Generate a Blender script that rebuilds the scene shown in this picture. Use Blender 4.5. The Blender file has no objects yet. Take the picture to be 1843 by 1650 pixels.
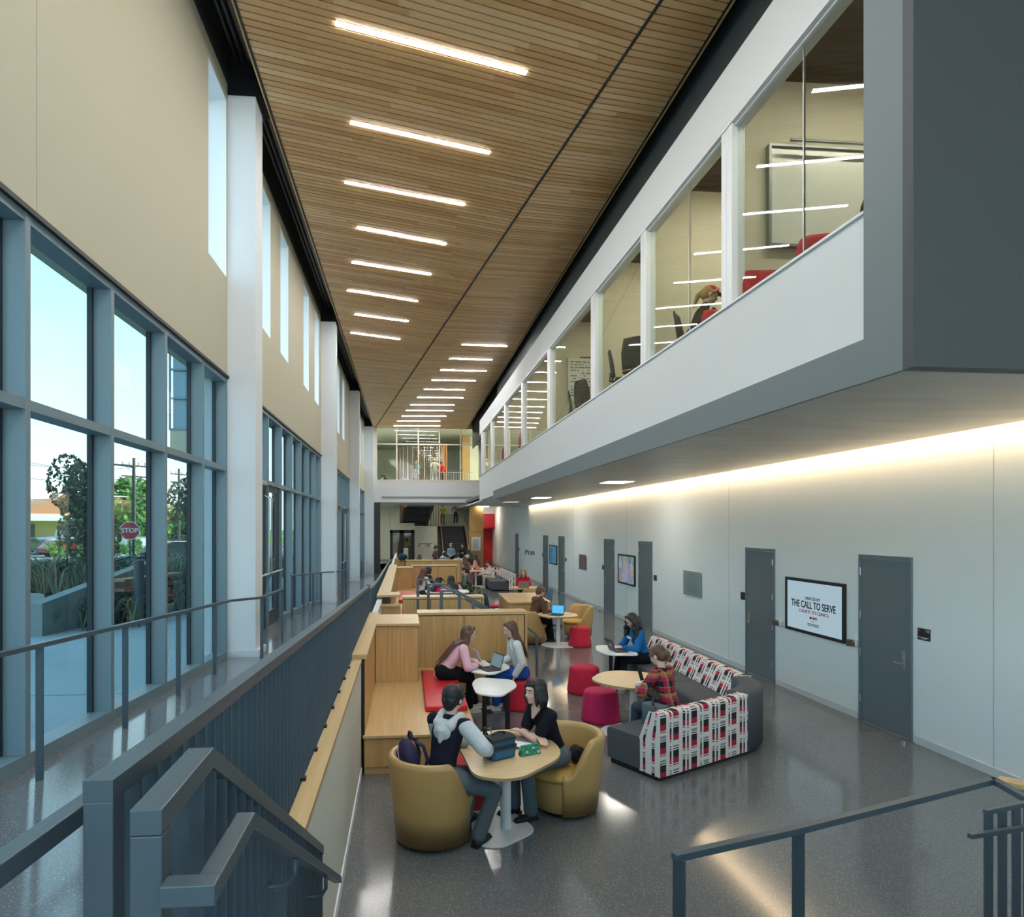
import bpy, bmesh, math, random
from math import sin, cos, pi, radians, sqrt, atan2
from mathutils import Vector as V, Matrix
random.seed(7)
SC = bpy.context.scene
COL = SC.collection
# ------------------------------------------------------------- camera geometry (metres; y runs down the hall)
TH = radians(5.17); CT = cos(TH); ST = sin(TH); CX, CY, F, H = 838, 948, 1190, 2.82
def _ray(px, py):
    a = (px-CX)/F; return (a*CT+ST, CT-a*ST, -(py-CY)/F)
def pz(px, py, z):
    r = _ray(px, py); k = (z-H)/r[2]; return V((r[0]*k, r[1]*k, z))
def pxw(px, py, x):
    r = _ray(px, py); k = x/r[0]; return V((x, r[1]*k, r[2]*k+H))
def pyw(px, py, y):
    r = _ray(px, py); k = y/r[1]; return V((r[0]*k, y, r[2]*k+H))
# ------------------------------------------------------------- materials
def lin(c):
    if isinstance(c, str): c = tuple(int(c[i:i+2], 16)/255 for i in (0, 2, 4))
    return tuple((x/12.92 if x <= .04045 else ((x+.055)/1.055)**2.4) for x in c)
MATS = {}
def mat(name, col, rough=.6, metal=0, spec=.5, bump=None, noise=None, coat=0, emit=None, es=0):
    if name in MATS: return MATS[name]
    m = bpy.data.materials.new(name); m.use_nodes = True; MATS[name] = m
    n = m.node_tree.nodes; l = m.node_tree.links; b = n['Principled BSDF']
    c = lin(col); b.inputs['Base Color'].default_value = (*c, 1); b.inputs['Roughness'].default_value = rough
    b.inputs['Metallic'].default_value = metal; b.inputs['Specular IOR Level'].default_value = spec
    b.inputs['Coat Weight'].default_value = coat; b.inputs['Coat Roughness'].default_value = .08
    if emit: b.inputs['Emission Color'].default_value = (*lin(emit), 1); b.inputs['Emission Strength'].default_value = es
    tc = None
    if noise or bump:
        tc = n.new('ShaderNodeTexCoord')
    if noise:   # (scale xyz, second colour, amount-contrast, detail)
        sc, c2, lo, hi = noise[:4]
        mp = n.new('ShaderNodeMapping'); mp.inputs['Scale'].default_value = sc
        l.new(tc.outputs['Object'], mp.inputs[0])
        t = n.new('ShaderNodeTexNoise'); t.inputs['Scale'].default_value = 1; t.inputs['Detail'].default_value = 4
        l.new(mp.outputs[0], t.inputs['Vector'])
        r = n.new('ShaderNodeMapRange'); r.inputs[1].default_value = lo; r.inputs[2].default_value = hi
        l.new(t.outputs['Fac'], r.inputs[0])
        x = n.new('ShaderNodeMix'); x.data_type = 'RGBA'; x.inputs[6].default_value = (*c, 1); x.inputs[7].default_value = (*lin(c2), 1)
        l.new(r.outputs[0], x.inputs[0]); l.new(x.outputs[2], b.inputs['Base Color'])
    if bump:    # (scale, strength)
        t = n.new('ShaderNodeTexNoise'); t.inputs['Scale'].default_value = bump[0]; t.inputs['Detail'].default_value = 3
        l.new(tc.outputs['Object'], t.inputs['Vector'])
        q = n.new('ShaderNodeBump'); q.inputs['Strength'].default_value = bump[1]; q.inputs['Distance'].default_value = bump[2] if len(bump) > 2 else .02
        l.new(t.outputs['Fac'], q.inputs['Height']); l.new(q.outputs[0], b.inputs['Normal'])
    return m
def glassmat(name, tint, ior=1.5, rough=0):
    m = bpy.data.materials.new(name); m.use_nodes = True; MATS[name] = m
    n = m.node_tree.nodes; l = m.node_tree.links; n.clear()
    o = n.new('ShaderNodeOutputMaterial'); x = n.new('ShaderNodeMixShader'); t = n.new('ShaderNodeBsdfTransparent'); g = n.new('ShaderNodeBsdfGlossy')
    f = n.new('ShaderNodeFresnel'); f.inputs[0].default_value = ior; t.inputs[0].default_value = (*tint, 1); g.inputs['Roughness'].default_value = rough
    ge = n.new('ShaderNodeNewGeometry'); mt = n.new('ShaderNodeMath'); mt.operation = 'SUBTRACT'; mt.use_clamp = True; l.new(f.outputs[0], mt.inputs[0]); l.new(ge.outputs['Backfacing'], mt.inputs[1])
    l.new(mt.outputs[0], x.inputs[0]); l.new(t.outputs[0], x.inputs[1]); l.new(g.outputs[0], x.inputs[2]); l.new(x.outputs[0], o.inputs[0])
    return m
def emis(name, col, s):
    m = bpy.data.materials.new(name); m.use_nodes = True; MATS[name] = m
    n = m.node_tree.nodes; n.clear(); o = n.new('ShaderNodeOutputMaterial'); e = n.new('ShaderNodeEmission')
    e.inputs[0].default_value = (*lin(col), 1); e.inputs[1].default_value = s; m.node_tree.links.new(e.outputs[0], o.inputs[0]); return m
WHITE = mat('white paint', 'dadee1', .7, bump=(90, .04)); WALLR = mat('right wall paint', 'ecf3f6', .7)  # right wall repeats this white, lighter and bluer to paint in its light
CREAM = mat('upper wall paint', 'c0baa2', .75)
METAL = mat('painted slate steel', '4c5a63', .38, .15)
FRAME = mat('bronze slate window frame', '71868f', .42, .1)
DARK = mat('near black steel', '15191d', .5)
BLACK = mat('black void', '0c0d0f', .9)
SLATE = mat('slate grey paint', '6f7a80', .55)
CHAR = mat('charcoal paint', '454b50', .6)
OAKV = mat('oak veneer upright grain', 'b98f58', .42, noise=((30, 30, 1.1), 'caa66e', .3, .7))
OAKH = mat('oak veneer level grain', 'bf9c66', .38, noise=((1.1, 30, 30), 'c9ad7e', .3, .7))
OAKY = mat('oak veneer long grain', 'bf9c66', .38, noise=((30, 1.1, 30), 'c9ad7e', .3, .7))
GLASS = glassmat('window glass', (.62, .69, .70), 1.45)
GLASSC = glassmat('clear upper glass', (.92, .95, .96), 1.45); GLASSIN = glassmat('partition glass', (.9, .94, .9), 1.5)
STRIP = emis('light strip', 'f8f6f4', 36); STRIP2 = emis('room light strip', 'fff3e0', 32)
RED = mat('red vinyl', 'c41d2e', .35, bump=(60, .05))
STEEL = mat('brushed steel', 'b8bcc0', .3, .9)
REVEAL = mat('white reveal lining', 'e8ecef', .7); WHT = mat('white laminate', 'e2e5e8', .35)
BLK = mat('black plastic', '17181a', .45)
def floor_mat():
    m = mat('polished terrazzo', '6c7073', .12, spec=.85)
    n = m.node_tree.nodes; l = m.node_tree.links; b = n['Principled BSDF']; tc = n.new('ShaderNodeTexCoord')
    def vor(s, lo, hi):
        v = n.new('ShaderNodeTexVoronoi'); v.inputs['Scale'].default_value = s; l.new(tc.outputs['Object'], v.inputs['Vector'])
        r = n.new('ShaderNodeMapRange'); r.inputs[1].default_value = lo; r.inputs[2].default_value = hi; r.inputs[3].default_value = 1; r.inputs[4].default_value = 0
        l.new(v.outputs['Distance'], r.inputs[0]); return r, v
    r1, v1 = vor(95, .16, .3); r2, v2 = vor(48, .09, .16)
    mx = n.new('ShaderNodeMix'); mx.data_type = 'RGBA'; mx.inputs[6].default_value = (*lin('626669'), 1); mx.inputs[7].default_value = (*lin('9da0a0'), 1)
    l.new(r1.outputs[0], mx.inputs[0])
    my = n.new('ShaderNodeMix'); my.data_type = 'RGBA'; my.inputs[7].default_value = (*lin('c9c7c2'), 1)
    l.new(mx.outputs[2], my.inputs[6]); l.new(r2.outputs[0], my.inputs[0]); l.new(my.outputs[2], b.inputs['Base Color'])
    return m
FLOOR = floor_mat()
# ------------------------------------------------------------- mesh builder
class MB:
    def __init__(s): s.b = bmesh.new(); s.k = 0
    def box(s, a, c, m=0):
        x0, y0, z0 = a; x1, y1, z1 = c
        v = [s.b.verts.new(p) for p in ((x0,y0,z0),(x1,y0,z0),(x1,y1,z0),(x0,y1,z0),(x0,y0,z1),(x1,y0,z1),(x1,y1,z1),(x0,y1,z1))]
        for q in ((3,2,1,0),(4,5,6,7),(0,1,5,4),(1,2,6,5),(2,3,7,6),(3,0,4,7)):
            f = s.b.faces.new([v[i] for i in q]); f.material_index = m
        return s
    def hexa(s, lo, hi, m=0):            # lower and upper rings of n points
        n = len(lo); a = [s.b.verts.new(p) for p in lo]; c = [s.b.verts.new(p) for p in hi]
        s.b.faces.new(a[::-1]).material_index = m; s.b.faces.new(c).material_index = m
        for i in range(n): s.b.faces.new((a[i], a[(i+1)%n], c[(i+1)%n], c[i])).material_index = m
        return s
    def prism(s, pts, z0, z1, m=0): return s.hexa([(p[0],p[1],z0) for p in pts], [(p[0],p[1],z1) for p in pts], m)
    def quad(s, *p, m=0):
        s.b.faces.new([s.b.verts.new(q) for q in p]).material_index = m; return s
    def rings(s, R, m=0, closed=True, caps=True, mf=None):
        vs = [[s.b.verts.new(p) for p in r] for r in R]; n = len(R[0])
        for j in range(len(vs)-1):
            for i in range(n if closed else n-1):
                f = s.b.faces.new((vs[j][i], vs[j][(i+1)%n], vs[j+1][(i+1)%n], vs[j+1][i])); f.material_index = mf(j, i) if mf else m
        if caps and closed:
            s.b.faces.new(vs[0][::-1]).material_index = m; s.b.faces.new(vs[-1]).material_index = m
        return s
    def cyl(s, p, q, r, r2=None, n=14, m=0):
        p, q = V(p), V(q); r2 = r if r2 is None else r2; d = (q-p).normalized(); a = d.orthogonal().normalized(); b = d.cross(a)
        return s.rings([[c+(a*cos(t)+b*sin(t))*w for t in [2*pi*i/n for i in range(n)]] for c, w in ((p, r), (q, r2))], m)
    def lathe(s, prof, c=(0,0,0), n=32, m=0):
        c = V(c); return s.rings([[c+V((r*cos(2*pi*i/n), r*sin(2*pi*i/n), z)) for i in range(n)] for r, z in prof], m)
    def tube(s, pts, r, n=8, m=0):
        P = [V(p) for p in pts]; R = []; a = None
        for i, p in enumerate(P):
            d = ((P[min(i+1, len(P)-1)]-P[max(i-1, 0)])).normalized()
            a = d.orthogonal().normalized() if a is None else (a-d*a.dot(d)).normalized()
            b = d.cross(a); R.append([p+(a*cos(2*pi*k/n)+b*sin(2*pi*k/n))*r for k in range(n)])
        return s.rings(R, m)
    def bar(s, p, q, w, h, m=0, up=(0,0,1)):      # rectangular bar, p..q on its top centre line, w across, h down
        p, q = V(p), V(q); d = (q-p).normalized(); u = V(up); sd = d.cross(u).normalized(); u = sd.cross(d).normalized()
        f = lambda c: [c-sd*w/2-u*h, c+sd*w/2-u*h, c+sd*w/2, c-sd*w/2]
        return s.rings([f(p), f(q)], m)
    def ell(s, c, r, M=None, n=12, m=0):
        c = V(c); M = M or Matrix.Identity(3)
        k0 = len(s.b.verts)
        x = bmesh.ops.create_icosphere(s.b, subdivisions=2 if n > 8 else 1, radius=1)
        for v in x['verts']: v.co = c + M @ V((v.co.x*r[0], v.co.y*r[1], v.co.z*r[2]))
        if m:
            for v in x['verts']:
                for f in v.link_faces: f.material_index = m
        return s
    def xf(s, M):
        bmesh.ops.transform(s.b, matrix=M, verts=s.b.verts); return s
    def build(s, name, mats, parent=None, smooth=False, bevel=0, seg=2, loc=None, rz=0, remesh=0, sub=0, solid=0, keep=False):
        b = s.b; bmesh.ops.recalc_face_normals(b, faces=b.faces)
        if bevel:
            bmesh.ops.bevel(b, geom=[e for e in b.edges if len(e.link_faces) == 2 and e.calc_face_angle(0) > .6], offset=bevel, segments=seg, affect='EDGES', profile=.5)
        me = bpy.data.meshes.new(name); b.to_mesh(me)
        if not keep: b.free()
        for m in (mats if isinstance(mats, (list, tuple)) else [mats]): me.materials.append(m)
        if smooth:
            for p in me.polygons: p.use_smooth = True
        o = bpy.data.objects.new(name, me); COL.objects.link(o)
        if parent: o.parent = parent
        if loc is not None: o.location = loc
        o.rotation_euler.z = rz
        if solid: q = o.modifiers.new('t', 'SOLIDIFY'); q.thickness = solid; q.offset = 0
        if sub: q = o.modifiers.new('s', 'SUBSURF'); q.levels = q.render_levels = sub
        if remesh:
            q = o.modifiers.new('r', 'REMESH'); q.mode = 'VOXEL'; q.voxel_size = remesh; q.use_smooth_shade = True
            q = o.modifiers.new('m', 'SMOOTH'); q.factor = .5; q.iterations = 3
        if smooth and not remesh and bevel == 0 and not sub:
            try: me.shade_smooth_by_angle if 0 else None
            except Exception: pass
        return o
def autosm(o, a=40):
    me = o.data; b = bmesh.new(); b.from_mesh(me)
    for e in b.edges: e.smooth = not (len(e.link_faces) == 2 and e.calc_face_angle(0) > radians(a))
    for f in b.faces: f.smooth = True
    b.to_mesh(me); b.free(); return o
def tag(o, label, cat, group=None):
    o['label'] = label; o['category'] = cat
    if group: o['group'] = group
    return o
def thing(name, label, cat, loc=(0,0,0), rz=0, group=None):
    o = bpy.data.objects.new(name, None); COL.objects.link(o); o.location = loc; o.rotation_euler.z = rz; o.empty_display_size = .1
    return tag(o, label, cat, group)
def struct(o): o['kind'] = 'structure'; return o
def dup(root, loc=None, rz=None, label=None, group=None):
    r = root.copy(); COL.objects.link(r)
    if loc is not None: r.location = loc
    if rz is not None: r.rotation_euler.z = rz
    if label: r['label'] = label
    if group: r['group'] = group
    for ch in list(root.children):
        c = ch.copy(); COL.objects.link(c); c.parent = r
        for g in list(ch.children):
            d = g.copy(); COL.objects.link(d); d.parent = c
    return r
_DG = None
def text(name, s, size, m, parent, M, al='CENTER', ext=.002, sx=1, bold=0):
    c = bpy.data.curves.new(name, 'FONT'); c.body = s; c.size = size; c.align_x = al; c.align_y = 'CENTER'; c.extrude = ext; c.resolution_u = 3; c.offset = bold
    t = bpy.data.objects.new(name, c); COL.objects.link(t)
    dg = bpy.context.evaluated_depsgraph_get(); me = bpy.data.meshes.new_from_object(t.evaluated_get(dg))
    bpy.data.objects.remove(t)
    me.transform(Matrix.Diagonal((sx, 1, 1, 1))); me.transform(M); me.materials.clear(); me.materials.append(m)
    o = bpy.data.objects.new(name, me); COL.objects.link(o); o.parent = parent; return o
# text matrix: letters read along 'right', stand along 'up'
def TM(loc, right, up=(0,0,1)):
    r = V(right).normalized(); u = V(up).normalized(); n = r.cross(u)
    return Matrix(((r.x,u.x,n.x,loc[0]),(r.y,u.y,n.y,loc[1]),(r.z,u.z,n.z,loc[2]),(0,0,0,1)))
def interp(P, y):
    if y <= P[0][0]: return P[0][1]
    for (a, b), (c, d) in zip(P, P[1:]):
        if y <= c: return b+(d-b)*(y-a)/(c-a)
    return P[-1][1]
# ============================================================= camera, world, sun
cam = bpy.data.cameras.new('camera'); co = bpy.data.objects.new('camera', cam); COL.objects.link(co); SC.camera = co
co.location = (0, 0, H); co.rotation_euler = (pi/2, 0, -TH)
cam.sensor_width = 36; cam.lens = 36*F/1843; cam.shift_x = (921.5-CX)/1843; cam.shift_y = (CY-825)/1843; cam.clip_start = .05; cam.clip_end = 600
vs = SC.view_settings; vs.view_transform = 'Standard'; vs.look = 'None'; vs.gamma = 1; vs.exposure = 1.4
w = bpy.data.worlds.new('sky'); SC.world = w; w.use_nodes = True; n = w.node_tree.nodes; l = w.node_tree.links
bg = n['Background']; tc = n.new('ShaderNodeTexCoord'); sx = n.new('ShaderNodeSeparateXYZ'); cr = n.new('ShaderNodeValToRGB')
l.new(tc.outputs['Generated'], sx.inputs[0]); l.new(sx.outputs[2], cr.inputs[0]); l.new(cr.outputs[0], bg.inputs[0])
e = cr.color_ramp.elements; e[0].position = .0; e[0].color = (*lin('eef6f8'), 1); e[1].position = .75; e[1].color = (*lin('7fb2d6'), 1)
q = cr.color_ramp.elements.new(.16); q.color = (*lin('cfeaf4'), 1)
q = cr.color_ramp.elements.new(.35); q.color = (*lin('a9d6ea'), 1)
bg.inputs[1].default_value = 1.5
sl = bpy.data.lights.new('sun', 'SUN'); sl.energy = 5.5; sl.angle = .01; sl.color = (1, .95, .86); so = bpy.data.objects.new('sun', sl); COL.objects.link(so)
so.rotation_euler = V((.75, .25, .62)).to_track_quat('Z', 'Y').to_euler()
# ============================================================= setting
RAMP = [(-8, 1.40), (1.36, 1.40), (9.6, 1.0), (13.5, .97), (20.5, .56), (23.5, .43), (30, .43), (38, 0), (40.2, 0)]
rz_ = lambda y: interp(RAMP, y)
struct(MB().box((-.62, -8, -.2), (6.62, 62, 0)).build('floor', FLOOR))
mb = MB(); R = []
for y, z in RAMP: R.append([(-2.7, y, z-.25), (-.62, y, z-.25), (-.62, y, z), (-2.7, y, z)])
mb.rings(R); struct(mb.build('floor_walkway', FLOOR))
struct(MB().box((-.62, -8, 0), (8, 1.62, 1.4)).build('floor_landing', FLOOR))
# floor joints: thin metal strips
mb = MB()
for y in (9.95, 17.4, 24.9): mb.box((-.5, y, 0), (6.6, y+.008, .0015))
struct(mb.build('trim_1', mat('zinc strip', '8d8f90', .3, .6)))
# stair down to the lower floor
t = thing('stair', 'terrazzo stair going down from the near landing behind the picket guard', 'stair', (0, 0, 0)); 
for i in range(8):
    MB().box((-.46, 1.62+.275*i, 0), (1.45, 1.9+.275*i, 1.4-.175*(i+1)+.0)).build('step', FLOOR, t)
# right wall with door recesses
XW = 6.62
doors = [(8.10, 9.12), (11.34, 12.36), (17.28, 18.32), (20.54, 21.6), (27.16, 28.25), (30.4, 31.46), (38.5, 39.6)]
struct(MB().box((XW, -8, -.1), (XW+.2, 62, 4.26)).box((XW, -8, 4.26), (XW+.2, 4.4, 9.4)).build('wall_right', WALLR))
mb = MB(); prev = 2.0
for a, b in doors+[(52, 52)]:
    mb.box((XW-.013, prev, .0), (XW, a-.03, .105)); prev = b+.03
struct(mb.build('baseboard_right', mat('white base', 'd2d8dc', .5), bevel=.003))
mb = MB()
for y in (6.9, 13.05, 19.4, 25.7, 34.0): mb.box((XW-.002, y, .105), (XW, y+.012, 4.0))
struct(mb.build('trim_2', mat('joint shadow', 'c2c6c8', .8)))
DOORM = mat('slate painted door', '6c7a82', .28, bump=(6, .02))
mdoor = None
for i, (a, b) in enumerate(doors):
    L = ['grey door beside the room sign 110, nearest on the white wall', 'second grey door, left of the big screen', 'grey door right of the colourful screen',
         'grey door left of the colourful screen', 'narrow looking grey door right of the blue screen', 'grey door left of the blue screen', 'farthest grey door on the white wall']
    t = bpy.data.objects.new('door_%d' % (i+1), None); COL.objects.link(t); t['kind'] = 'structure'; t['label'] = L[i]; t.location = (XW, (a+b)/2, 0)
    w = (b-a)/2; h = 2.42
    f = MB(); f.box((-.025, -w, 0), (.0, -w+.05, h)); f.box((-.025, w-.05, 0), (0, w, h)); f.box((-.025, -w+.05, h-.05), (0, w-.05, h)); f.build('door_frame', DOORM, t, bevel=.003)
    MB().box((-.014, -w+.055, .012), (.0, w-.055, h-.056)).build('door_leaf', DOORM, t)
    hs = 1 if i in (0, 2, 4, 6) else -1                 # hinge side (+ = far side)
    for z in (.28, .95, 1.5, 2.12):
        MB().cyl((-.03, hs*(w-.05), z), (-.03, hs*(w-.05), z+.11), .009, n=8).build('hinge', STEEL, t)
    k = MB(); y0 = -hs*(w-.13); k.box((-.03, y0-.035, .93), (-.014, y0+.035, 1.17)); k.cyl((-.03, y0, 1.0), (-.075, y0, 1.0), .012, n=8); k.bar((-.07, y0, 1.012), (-.075, y0+hs*.12, 1.012), .022, .022)
    k.cyl((-.03, y0, 1.09), (-.04, y0, 1.09), .014, n=8); k.build('door_handle', STEEL, t, bevel=.003)
    MB().cyl((-.16, -hs*(w+.04), 0), (-.16, -hs*(w+.04), .035), .028, n=12).build('door_stop', STEEL, t)
# soffit, cove, bulkhead, parapet of the upper rooms
XB = 3.53
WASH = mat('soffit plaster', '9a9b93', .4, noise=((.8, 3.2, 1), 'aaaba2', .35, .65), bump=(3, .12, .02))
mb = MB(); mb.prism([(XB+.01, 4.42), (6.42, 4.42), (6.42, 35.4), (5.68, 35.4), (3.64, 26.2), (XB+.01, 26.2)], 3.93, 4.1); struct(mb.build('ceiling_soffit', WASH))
struct(MB().box((6.42, 4.42, 3.97), (6.6, 35.2, 4.1)).box((6.40, 4.42, 3.93), (6.42, 35.2, 4.1)).build('trim_3', WHT))
cl = MB().box((6.45, 4.5, 3.955), (6.49, 35.1, 3.97)).build('cove_light', emis('cove strip', 'ffdcae', 15)); tag(cl, 'long warm cove light strip where the soffit meets the white wall', 'light')
for i, (px, py) in enumerate(((1110, 867), (974, 895.5), (920, 903))):
    c = pz(px, py, 3.93); t = thing('downlight', ['square flush soffit light, the larger near one', 'small flush soffit light farther along', 'dim flush soffit grille at the far tip'][i], 'light', (c.x, c.y, 3.925))
    MB().box((-.34, -.42, -.006), (.34, .42, .004)).build('trim_ring', WHT, t)
    MB().box((-.31, -.39, -.009), (.31, .39, -.006)).build('diffuser', emis('panel glow %d' % i, 'f4efe2', 7 if i < 2 else .4), t)
mb = MB(); mb.box((XB-.03, 4.38, 3.93), (XB, 26.4, 4.26)); mb.box((XB-.03, 4.38, 4.26), (XB, 4.78, 9.1))
struct(mb.build('trim_4', SLATE))
struct(MB().box((XB-.03, 4.28, 3.93), (7.5, 4.38, 9.3)).build('wall_front_upper', CHAR))
struct(MB().box((XB-.02, 4.78, 4.26), (XB+.14, 31.4, 5.22)).box((XB-.02, 26.2, 4.08), (XB+.14, 31.4, 4.26)).build('wall_parapet', WHITE))
struct(MB().box((XB-.02, 4.78, 7.2), (XB+.14, 31.4, 7.87)).build('wall_parapet_head', WHITE))
struct(MB().box((XB+.14, 26.2, 4.08), (6.5, 40.2, 4.14)).build('ceiling_back', WHITE))
struct(MB().box((XB-.04, 4.78, 5.22), (XB+.16, 31.4, 5.245)).box((XB-.04, 4.78, 7.175), (XB+.16, 31.4, 7.2)).build('trim_5', WHT, bevel=.003))
# upper glazing: each pane bay its own window
mull = [4.60, 6.84, 9.40, 12.0, 15.87, 19.6, 23.12, 26.9, 30.0]; mw = [.18, .24, .23, .3, .31, .3, .3, .3, 1.35]
for i in range(8):
    a = mull[i]+mw[i]; b = mull[i+1]
    t = bpy.data.objects.new('window_%d' % (i+1), None); COL.objects.link(t); t['kind'] = 'structure'
    f = MB(); z0, z1 = 5.245, 7.175
    f.box((XB-.03, b, z0), (XB+.12, b+mw[i+1]/2, z1)); (f.box((XB-.03, a-mw[i]/2, z0), (XB+.12, a, z1)) if i else 0); f.box((XB, a, z0), (XB+.08, b, z0+.03)); f.box((XB, a, z1-.03), (XB+.08, b, z1))
    f.build('window_frame', WHT, t, bevel=.006)
    MB().box((XB+.035, a, z0+.03), (XB+.045, b, z1-.03)).build('pane', GLASSIN, t)
    if i < 2: MB().box((XB+.03, a+(b-a)*.42, z0+.03), (XB+.05, a+(b-a)*.42+.008, z1-.03)).build('pane_joint', STEEL, t)
struct(MB().box((XB, 30.0+.2, 5.245), (XB+.12, 31.4, 7.175)).build('trim_6', WHITE)) if 0 else None
# upper rooms behind the glass
ROOM = mat('room paint', 'cfc9b4', .7)
struct(MB().box((XB+.14, 4.4, 4.26), (6.62, 40.2, 4.42)).build('floor_upper', mat('carpet', '5a5d5f', .95)))
struct(MB().box((6.62, 4.4, 4.26), (6.82, 62, 9.4)).build('wall_upper_back', ROOM))
UC = mat('dark slat ceiling', '3a3128', .7, noise=((1, 14, 1), '221c17', .45, .55))
struct(MB().box((3.92, 4.4, 7.95), (6.62, 31.4, 8.1)).box((XB+.13, 4.4, 7.8), (3.95, 31.4, 7.84)).build('ceiling_upper', UC))
parts_y = [7.25, 9.75, 12.5, 16.25, 19.95, 23.45, 27.1, 31.4]
mb = MB()
for y in parts_y: mb.box((XB+.14, y, 4.42), (3.95, y+.1, 7.8)); mb.box((3.95, y, 4.42), (6.62, y+.1, 7.95))
struct(mb.build('wall_upper_partitions', ROOM))
ys = [4.6]+parts_y
for i in range(8):
    ya, yb = ys[i], ys[i+1]; yc = (ya+yb)/2
    t = thing('linear_light', 'bright linear ceiling light in upper room %s' % ['nearest the dark bulkhead', 'with the red capped person', 'third along the glass', 'with the written whiteboard', 'fifth along the glass', 'sixth along the glass', 'seventh along the glass', 'at the far end of the glass'][i], 'light', (5.2, yc, 7.925))
    MB().box((-1.2, -.05, -.02), (1.2, .05, .02)).build('housing', WHT, t); MB().box((-1.17, -.04, -.026), (1.17, .04, -.02)).build('diffuser', STRIP2, t)
# dark band and void above the parapet, and around the wood ceiling
struct(MB().box((3.9, 4.3, 7.8), (4.0, 28.1, 9.07)).build('wall_bulkhead', mat('charcoal bulkhead', '3f474d', .6)))
struct(MB().box((XB, 4.3, 7.86), (4.0, 31.4, 7.88)).build('trim_7', CHAR))
struct(MB().box((-2.75, -8, 9.35), (7.6, 40.4, 9.5)).build('ceiling_void', BLACK))
struct(MB().box((4.0, 4.3, 9.0), (4.1, 40.2, 9.4)).box((4.05, 28.1, 7.6), (4.1, 40.2, 9.3)).build('wall_void_right', BLACK))
wt = MB().box((-2.05, -4, 9.3), (-2.0, 40, 9.33)).build('wash_light', emis('gap wash', 'ffe2bc', .4)); tag(wt, 'long warm wall washing light hidden in the black gap over the left wall', 'light')  # unseen strip added to brighten the upper left wall
# slot diffusers in the black gap on the left
mb = MB()
for k in range(4): mb.box((-2.32+.08*k, -4, 9.2), (-2.29+.08*k, 40, 9.26))
tag(mb.build('slot_diffuser', mat('diffuser fins', '25292c', .4)), 'black linear slot diffuser running along the left ceiling gap', 'air vent')
mb = MB(); mb.box((-2.46, -8, 8.95), (-2.42, 40.2, 9.4))
struct(mb.build('trim_8', BLACK))
for i, y in enumerate((9.42, 19.5, 29.4, 39.6)): struct(MB().box((-2.46, y, 8.80), (-1.96, y+.5, 9.4)).build('beam_%d' % (i+1), BLACK))
# ------------------------------------------------------------- wood ceiling, two board fields with a diagonal seam
XL, XR, ZC = -1.92, 3.67, 8.80
SA, SB = V((2.894, 7.275)), V((-1.872, 40.768)); sd = (SB-SA)/(SB.y-SA.y)
seamx = lambda y: SA.x+sd.x*(y-SA.y)
kl = lambda y: interp([(4, .26), (9, .275), (14, .33), (20, .38), (30, .4)], y)
kr = lambda y: interp([(5, .19), (7.5, .17), (10.5, .12), (20, .03), (40, 0)], y)
WM = [mat('ceiling slat %d' % i, c, .36, noise=((1.2, 40, 40), d, .3, .7)) for i, (c, d) in enumerate([('d6ab74', 'ddb883'), ('cc9f69', 'd6ad78'), ('deb988', 'e6c596'), ('c19360', 'cda16e')])]
def solve(y0, xr, k):     # intersection of board line y = y0+k(x-xr) with the seam
    x = (SA.x+sd.x*(y0-k*xr-SA.y))/(1-sd.x*k); return x, y0+k*(x-xr)
random.seed(3)
P = .118; G = .021; ml = MB(); mr = MB(); lightsL = []; 
def board(mb, xa, ya, xb, yb, w):
    xs = [xa]; x = xa+random.uniform(.3, 2.2)
    while x < xb-.25: xs.append(x); x += random.uniform(1.4, 2.6)
    xs.append(xb)
    for a, b in zip(xs, xs[1:]):
        f = lambda x: ya+(yb-ya)*(x-xa)/(xb-xa)
        r = random.random(); mi = 0 if r < .4 else 1 if r < .65 else 2 if r < .93 else 3
        mb.hexa([(a, f(a), ZC), (b, f(b), ZC), (b, f(b)+w, ZC), (a, f(a)+w, ZC)], [(a, f(a), ZC+.03), (b, f(b), ZC+.03), (b, f(b)+w, ZC+.03), (a, f(a)+w, ZC+.03)], mi)
y = -3.0
while y < 40.6:
    k = kl(y); xs_, ys_ = solve(y, XL, k)
    if xs_ > XR: xs_, ys_ = XR, y+k*(XR-XL)
    if xs_-XL > .03 and ys_ < 40.3: board(ml, XL, y, xs_-.012, ys_, P-G)
    y += P
y = 4.2
while y < 40.15:
    k = kr(y); xs_, ys_ = solve(y, XR, k)
    xs_ = max(xs_, XL)
    if XR-xs_ > .05: board(mr, xs_+.012, y+k*(xs_-XR), XR, y, P-G)
    y += P
CW = thing('ceiling_wood', '', 'ceiling'); CW['kind'] = 'structure'; del CW['label'], CW['category']
ml.build('slat_field', WM, CW); mr.build('slat_field', WM, CW)
BK = MB(); BK.box((XL, -3, ZC+.034), (XR, 40.2, ZC+.06)); BK.build('backing', BLACK, CW)
mb = MB(); mb.box((XL-.02, -3, ZC-.01), (XL, 40.2, ZC+.1)); mb.box((XR, 4, ZC-.01), (XR+.02, 40.2, ZC+.1)); mb.box((XL-.05, -3, ZC-.02), (XL-.03, 40.2, ZC+.1), 1); mb.box((XR+.03, 4, ZC-.02), (XR+.05, 40.2, ZC+.1), 1)
mb.build('edge_trim', [DARK, OAKY], CW)
mb = MB(); p, q = V((SA.x-sd.x*9, SA.y-9, ZC)), V((SB.x, SB.y-.4, ZC)); p.x = min(p.x, XR); mb.bar(V((SA.x-sd.x*3.2, SA.y-3.2, ZC-.002)), q+V((0, 0, -.002)), .035, .012); mb.build('seam_strip', DARK, CW)
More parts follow.
